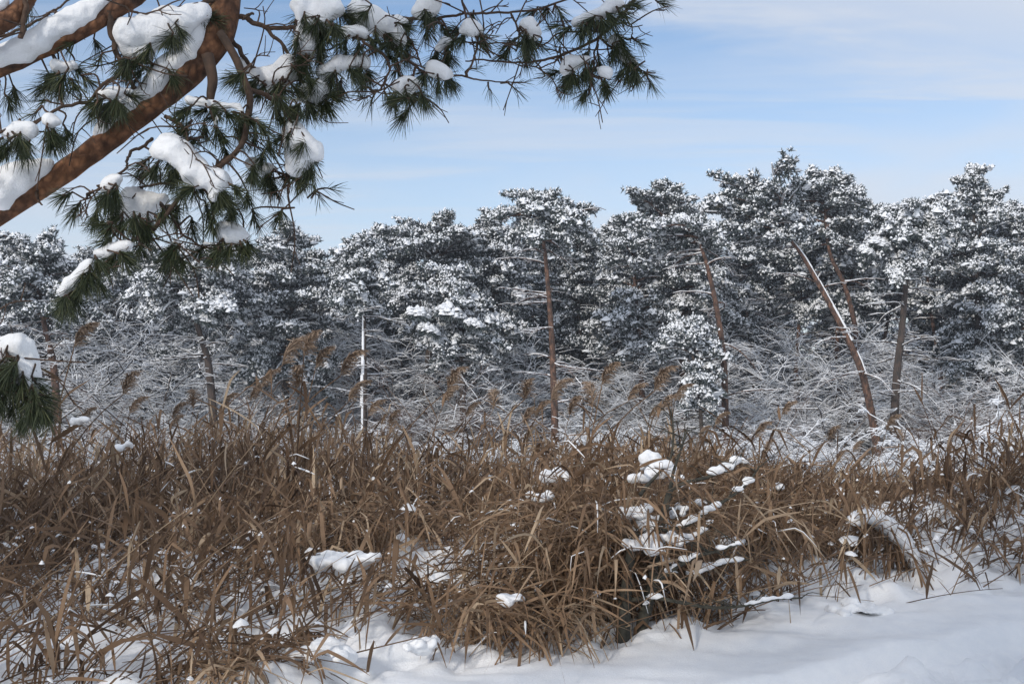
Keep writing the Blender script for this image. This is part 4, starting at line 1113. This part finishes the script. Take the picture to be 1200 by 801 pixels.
def tuft_at(a, b_, deg, n=130, L_=26, nl=.058, d=None, spreadf=1.0):
    q = at(a, b_, 3.05)
    # nearest branch in the picture plane gives depth and owner
    w = allP + TO
    pr = np.stack([w[:, 0] / w[:, 1], (w[:, 2] - CAM_Z) / w[:, 1]], -1); qq = np.array([q[0] / q[1], (q[2] - CAM_Z) / q[1]])
    m = np.argmin(((pr - qq) ** 2).sum(1) + (owner == 0) * 1e-3 )
    k = owner[m]; dep = w[m][1] + (rgp.normal(0, .05) if d is None else d)
    base = at(a, b_, dep) - TO
    start = allP[m]
    if np.linalg.norm(base - start) > .012:
        mid = (base + start) / 2 + rgp.normal(0, .012, 3)
        twigs[k].tube(bez([start, mid, base], 8), np.linspace(.0032, .0022, 8), 5)
    dirn = np.array([math.cos(R(deg)), rgp.normal(0, .35), math.sin(R(deg))])
    needle_tuft(k, base, dirn, L_ * px, n, rgp, nl, spreadf)
    return k, dep

pillows = [  # snow masses as image circles (x, y, r); 'r' = ridge lying on a stem, no needles of its own
    ('r', 0, [(118, 154, 7), (130, 142, 8), (145, 129, 9), (160, 116, 9), (175, 101, 10), (190, 88, 11), (205, 75, 11), (219, 61, 11), (231, 47, 10), (239, 33, 8), (245, 20, 5)]),
    ('r', 0, [(-10, 224, 20), (5, 217, 18), (22, 209, 15), (38, 202, 12), (50, 195, 8), (58, 189, 5), (-10, 237, 12), (12, 228, 10)]),
    ('r', 1, [(-8, 70, 12), (15, 60, 12), (35, 50, 13), (55, 38, 12), (75, 27, 12), (95, 15, 11), (112, 4, 9), (125, -5, 8)]),
    ('r', 2, [(-4, 3, 8), (4, 0, 6)]),
    ('p', None, [(160, 45, 17), (175, 35, 19), (195, 28, 16), (215, 22, 13), (235, 14, 10), (150, 60, 11), (165, 60, 12)]),
    ('p', None, [(68, 82, 7), (78, 76, 8), (87, 77, 5)]), ('p', None, [(118, 114, 8), (130, 110, 8), (142, 108, 7), (152, 107, 5)]),
    ('p', None, [(10, 155, 8), (22, 152, 7), (34, 150, 6)]), ('p', None, [(52, 146, 6), (60, 143, 7), (68, 143, 5)]),
    ('p', None, [(128, 215, 9), (140, 212, 7)]),
    ('p', None, [(135, 255, 10), (145, 243, 14), (160, 240, 13), (175, 238, 11), (188, 237, 7), (150, 229, 8), (165, 250, 8)]),
    ('p', None, [(114, 296, 4), (124, 294, 6), (138, 290, 7), (150, 288, 5)]), ('p', None, [(75, 342, 7), (83, 332, 9), (93, 322, 9), (102, 314, 7), (110, 306, 5)]),
    ('p', None, [(202, 284, 4), (210, 283, 5)]), ('p', None, [(240, 285, 5), (250, 286, 5)]), ('p', None, [(262, 274, 13), (275, 275, 13), (286, 278, 7)]),
    ('p', None, [(185, 178, 10), (200, 172, 12), (215, 185, 13), (230, 200, 13), (245, 212, 13), (258, 215, 11), (250, 228, 7), (268, 212, 6), (225, 212, 8)]),
    ('p', None, [(225, 118, 8), (240, 122, 7), (260, 125, 8), (275, 128, 7), (285, 135, 5), (255, 142, 5), (300, 137, 4)]),
    ('p', None, [(300, 85, 10), (312, 90, 11), (325, 92, 10), (335, 84, 12), (345, 82, 7), (288, 80, 7), (320, 104, 9)]),
    ('p', None, [(360, 112, 11), (375, 107, 10), (385, 110, 7), (348, 118, 7)]),
    ('p', None, [(350, 160, 11), (360, 172, 12), (366, 180, 10), (355, 190, 10), (345, 195, 8), (340, 150, 8)]), ('p', None, [(295, 190, 7), (310, 195, 8), (322, 196, 5)]),
    ('p', None, [(352, 8, 9), (352, 32, 9), (352, 56, 10), (362, 62, 7), (370, 13, 13), (385, 18, 12), (372, 34, 9), (380, 0, 12), (395, 8, 9), (366, 42, 7)]),
    ('p', None, [(420, 10, 12), (440, 25, 12), (455, 35, 10), (468, 40, 8), (430, 0, 10)]), ('p', None, [(405, 40, 5), (418, 38, 6), (430, 40, 4)]),
    ('p', None, [(380, 85, 8), (395, 78, 8), (410, 72, 7), (425, 75, 7)]), ('p', None, [(467, 24, 5), (476, 27, 4)]), ('p', None, [(463, 45, 5), (472, 46, 6)]),
    ('p', None, [(495, 8, 8), (508, 5, 8), (488, 15, 6)]), ('p', None, [(505, 78, 8), (518, 82, 9), (530, 85, 5)]), ('p', None, [(468, 103, 7), (480, 98, 7), (490, 100, 4), (475, 112, 4)]),
    ('p', None, [(515, 55, 7), (525, 50, 6)]), ('p', None, [(543, 38, 5), (550, 33, 7), (558, 32, 5)]), ('p', None, [(618, 32, 7), (625, 36, 7)]),
    ('p', None, [(675, 27, 6), (685, 22, 8), (697, 18, 8), (706, 15, 7), (715, 8, 9), (725, 2, 7)]), ('p', None, [(665, 79, 6), (673, 75, 8), (685, 70, 5), (692, 68, 3)]),
    ('p', None, [(705, 86, 6), (712, 85, 6), (701, 80, 4)]), ('p', None, [(730, 62, 7), (738, 70, 7), (745, 78, 5), (725, 45, 7), (715, 50, 5)]),
    ('p', None, [(-5, 408, 17), (10, 405, 17), (24, 407, 16), (32, 417, 14), (34, 430, 12), (33, 445, 13), (38, 455, 11), (43, 465, 8), (49, 472, 5), (20, 425, 11), (15, 440, 9), (5, 420, 12), (-8, 440, 10)]),
]
for q, (typ, own, cir) in enumerate(pillows):
    balls = []
    w = allP + TO
    k = own
    cx, cy = np.mean([c[0] for c in cir]), np.mean([c[1] for c in cir])
    if typ == 'p':
        q0 = at(cx, cy, 3.0)
        pr = np.stack([w[:, 0] / w[:, 1], (w[:, 2] - CAM_Z) / w[:, 1]], -1); qq = np.array([q0[0] / q0[1], (q0[2] - CAM_Z) / q0[1]])
        mi = np.argmin(((pr - qq) ** 2).sum(1) + (owner == 0) * 2e-3)
        k = owner[mi]; dep = w[mi][1] - .005
    for (a, b_, r) in cir:
        if typ == 'r':
            sel = branches[k][1] + TO; q0 = at(a, b_, 3.0)
            prr = np.stack([sel[:, 0] / sel[:, 1], (sel[:, 2] - CAM_Z) / sel[:, 1]], -1); qq = np.array([q0[0] / q0[1], (q0[2] - CAM_Z) / q0[1]])
            dep = sel[np.argmin(((prr - qq) ** 2).sum(1))][1] - .022
        if typ == 'p': a, b_, r = a + rgp.normal(0, .22 * r), b_ + rgp.normal(0, .22 * r), r * rgp.uniform(.75, 1.2)
        p = at(a, b_, dep) - TO; m = dep / F
        g_ = 1.26 if typ == 'p' else 1.25
        nb_ = np.array([p[0], p[1] + rgp.normal(0, .005), p[2], r * m * g_, r * m * g_ * 1.1, r * m * g_ * .95])
        if balls and np.linalg.norm(nb_[:3] - np.array(balls[-1][:3])) < 2.2 * (nb_[3] + balls[-1][3]):
            lastb = np.array(balls[-1])
            for u in (.25, .5, .75): balls.append(tuple(lastb * (1 - u) + nb_ * u))
        balls.append(tuple(nb_))
    sb = bpy.data.objects.new('snow', union_blobs(balls, .006, q, bump=.5, smooth=10, fac=.7)); C.objects.link(sb); sb.parent = branches[k][0]
    if typ == 'p':
        # needles show at the under side of the load and poke out round its rim
        for (a, b_, r) in cir:
            for rep_ in range(1 if r < 7 else 2):
                tuft_at(a + rgp.normal(0, 4), b_ + r * rgp.uniform(.35, .9), -90 + rgp.normal((a - cx) * 1.2, 28), n=105, L_=rgp.uniform(8, 17), d=rgp.uniform(-.075, .045))
# free tufts, image position, direction (0 right, 90 up), needle count
for a, b_, deg, n in [(15, 170, -120, 150), (35, 165, -100, 150), (5, 165, -150, 120), (55, 155, -60, 120), (25, 180, -95, 130), (72, 92, -110, 130), (82, 92, -60, 120), (95, 88, -40, 90), (60, 92, -140, 90), (60, 120, 175, 60), (50, 124, -150, 50),
                      (105, 225, -140, 160), (95, 235, -120, 160), (115, 240, -100, 160), (125, 230, -70, 150), (135, 228, -80, 120), (85, 225, -160, 130), (110, 250, -95, 120), (140, 262, -130, 140), (165, 262, -80, 140), (130, 278, -150, 130), (165, 275, -100, 130), (120, 303, -120, 150), (140, 302, -80, 150), (135, 312, -70, 130), (100, 330, -110, 130), (85, 342, -130, 150), (78, 348, -100, 140), (110, 320, -70, 120),
                      (205, 295, -90, 140), (200, 300, -120, 130), (210, 300, -60, 130), (252, 266, 160, 90), (246, 290, -120, 90),
                      (180, 75, -110, 150), (195, 80, -60, 150), (170, 80, -140, 120), (210, 70, -50, 120), (145, 122, -100, 120), (130, 125, -130, 110), (180, 130, -80, 90), (195, 150, -100, 90),
                      (225, 140, -120, 150), (240, 140, -90, 150), (255, 150, -60, 150), (235, 160, -130, 140), (262, 160, -80, 130), (275, 150, -60, 140), (300, 150, -100, 150), (315, 160, -80, 150), (310, 175, -110, 150), (325, 130, -70, 120),
                      (185, 195, -120, 150), (200, 200, -100, 150), (175, 200, -160, 110), (225, 225, -110, 150), (210, 240, -100, 150), (240, 235, -80, 150), (250, 245, -100, 150), (225, 255, -90, 140), (270, 235, -80, 150), (290, 225, -90, 150), (280, 245, -120, 130), (300, 215, -60, 140), (320, 210, -80, 150), (295, 245, -70, 120),
                      (330, 245, -110, 160), (338, 250, -80, 160), (345, 245, -60, 130), (372, 222, 0, 26), (370, 222, -60, 30), (378, 222, -20, 20), (360, 120, -100, 150), (375, 118, -60, 150), (352, 125, -130, 130), (388, 112, -20, 60),
                      (360, 68, -120, 130), (375, 60, -80, 150), (365, 48, -150, 100), (395, 62, -100, 150), (385, 95, -120, 160), (400, 92, -90, 160), (415, 88, -70, 160), (430, 85, -110, 150), (440, 70, -80, 150), (405, 55, -90, 140), (420, 55, -110, 140), (455, 60, -70, 140), (450, 45, -60, 120), (465, 70, -90, 130),
                      (440, 108, -120, 30), (432, 112, -160, 30), (450, 108, -60, 30), (442, 106, 160, 24), (485, 115, -100, 160), (480, 125, -120, 150), (490, 108, -60, 140), (498, 90, -110, 120), (525, 62, -90, 160), (520, 70, -120, 150), (532, 68, -60, 150), (545, 85, 10, 20), (528, 92, -140, 24),
                      (500, 25, -90, 150), (485, 20, -120, 140), (515, 25, -60, 150), (530, 22, -90, 140), (545, 42, -100, 150), (535, 35, -130, 130), (505, 42, -90, 120), (555, 12, -100, 130), (570, 8, -80, 100),
                      (605, 58, -100, 170), (598, 55, -130, 150), (612, 55, -70, 150), (603, 45, -160, 110), (622, 45, -30, 110), (590, 60, 180, 60), (640, 8, -100, 150), (630, 8, -140, 120), (650, 5, -60, 120), (600, 97, 0, 26), (595, 97, -40, 24), (572, 96, -70, 24), (590, 96, 25, 18),
                      (690, 55, -110, 150), (700, 60, -80, 140), (680, 50, -140, 120), (670, 88, -120, 150), (682, 84, -80, 150), (660, 84, -160, 110), (695, 98, -100, 160), (690, 104, -120, 150), (702, 100, -60, 150), (718, 35, -60, 110), (740, 78, -100, 120), (732, 80, -130, 110), (750, 86, -20, 50), (758, 86, -70, 50), (740, 45, -40, 70), (660, 30, 180, 70), (768, 0, -30, 60), (655, 62, 160, 20),
                      (20, 462, -90, 160), (30, 468, -70, 160), (10, 458, -120, 160), (0, 462, -110, 150), (35, 475, -50, 140), (15, 440, -100, 120), (40, 432, -30, 60), (-5, 430, -130, 120), (25, 478, -90, 130),
                      (40, 5, -120, 100), (55, 15, -60, 90), (70, 20, -90, 90), (90, 45, -120, 80), (110, 45, -60, 80), (120, 62, -100, 70), (15, 100, -110, 130), (0, 95, -130, 130), (5, 110, -80, 130), (100, 60, -90, 90), (45, 90, -100, 70)]:
    inside = any((a - c[0]) ** 2 + (b_ - c[1]) ** 2 < (c[2] * 1.15) ** 2 for ty, _, cr_ in pillows if ty == 'p' for c in cr_)
    if rgp.random() < (.85 if inside else .22): continue
    tuft_at(a, b_, deg, int(n * .75), L_=rgp.uniform(9, 19), d=rgp.uniform(-.02, .09))
for k, (ob, P) in enumerate(branches):
    if twigs[k].v: twigs[k].build('twigs', M['twig_bark'], ob)
    if needles[k].v: needles[k].build('needles', M['needle'], ob)
tag(tree, 'near pine with reddish leaning stem, its snow-loaded needle boughs overhanging the view', 'pine tree')

# ------------------------------------------------------------------ thin winter air between here and the wood
hz = MB()
hx0, hx1, hy0, hy1, hz0, hz1 = -75, 75, -30, 130, -4, 19
hz.add([(hx0, hy0, hz0), (hx1, hy0, hz0), (hx1, hy1, hz0), (hx0, hy1, hz0), (hx0, hy0, hz1), (hx1, hy0, hz1), (hx1, hy1, hz1), (hx0, hy1, hz1)],
       [(0, 3, 2, 1), (4, 5, 6, 7), (0, 1, 5, 4), (1, 2, 6, 5), (2, 3, 7, 6), (3, 0, 4, 7)])
hm_ = bpy.data.materials.new('haze_air'); hm_.use_nodes = True; tt_ = hm_.node_tree; tt_.nodes.clear()
ov = N(tt_, 'ShaderNodeOutputMaterial'); pv = N(tt_, 'ShaderNodeVolumePrincipled')
pv.inputs['Color'].default_value = (0.86, 0.91, 1.0, 1); pv.inputs['Density'].default_value = 0.0010; pv.inputs['Anisotropy'].default_value = 0.2
L(tt_, pv.outputs[0], ov.inputs['Volume'])
ho = hz.build('haze', hm_, smooth=False); tag(ho, kind='stuff')

# ------------------------------------------------------------------ a bird far off above the trees
bird = empty('flying_bird', tuple(at(843, 243, 45)))
b_ = MB(); b_.tube([(-.16, 0, 0), (-.1, 0, .02), (0, 0, .03), (.1, 0, .03), (.16, 0, .02)], [.015, .05, .065, .05, .012], 8)
b_.build('body', M['green_bark'], bird)
for s in (-1, 1):
    w_ = MB(); P = np.array([[[0, s * .05, .04], [-.02, s * .2, .12], [-.06, s * .36, .10]]]); w_.ribbons(P, np.array([[[.08, 0, 0], [.07, 0, .005], [.015, 0, 0]]]))
    w_.build('wing', M['green_bark'], bird)
tag(bird, 'tiny dark bird flying over the gap in the treetops', 'bird')
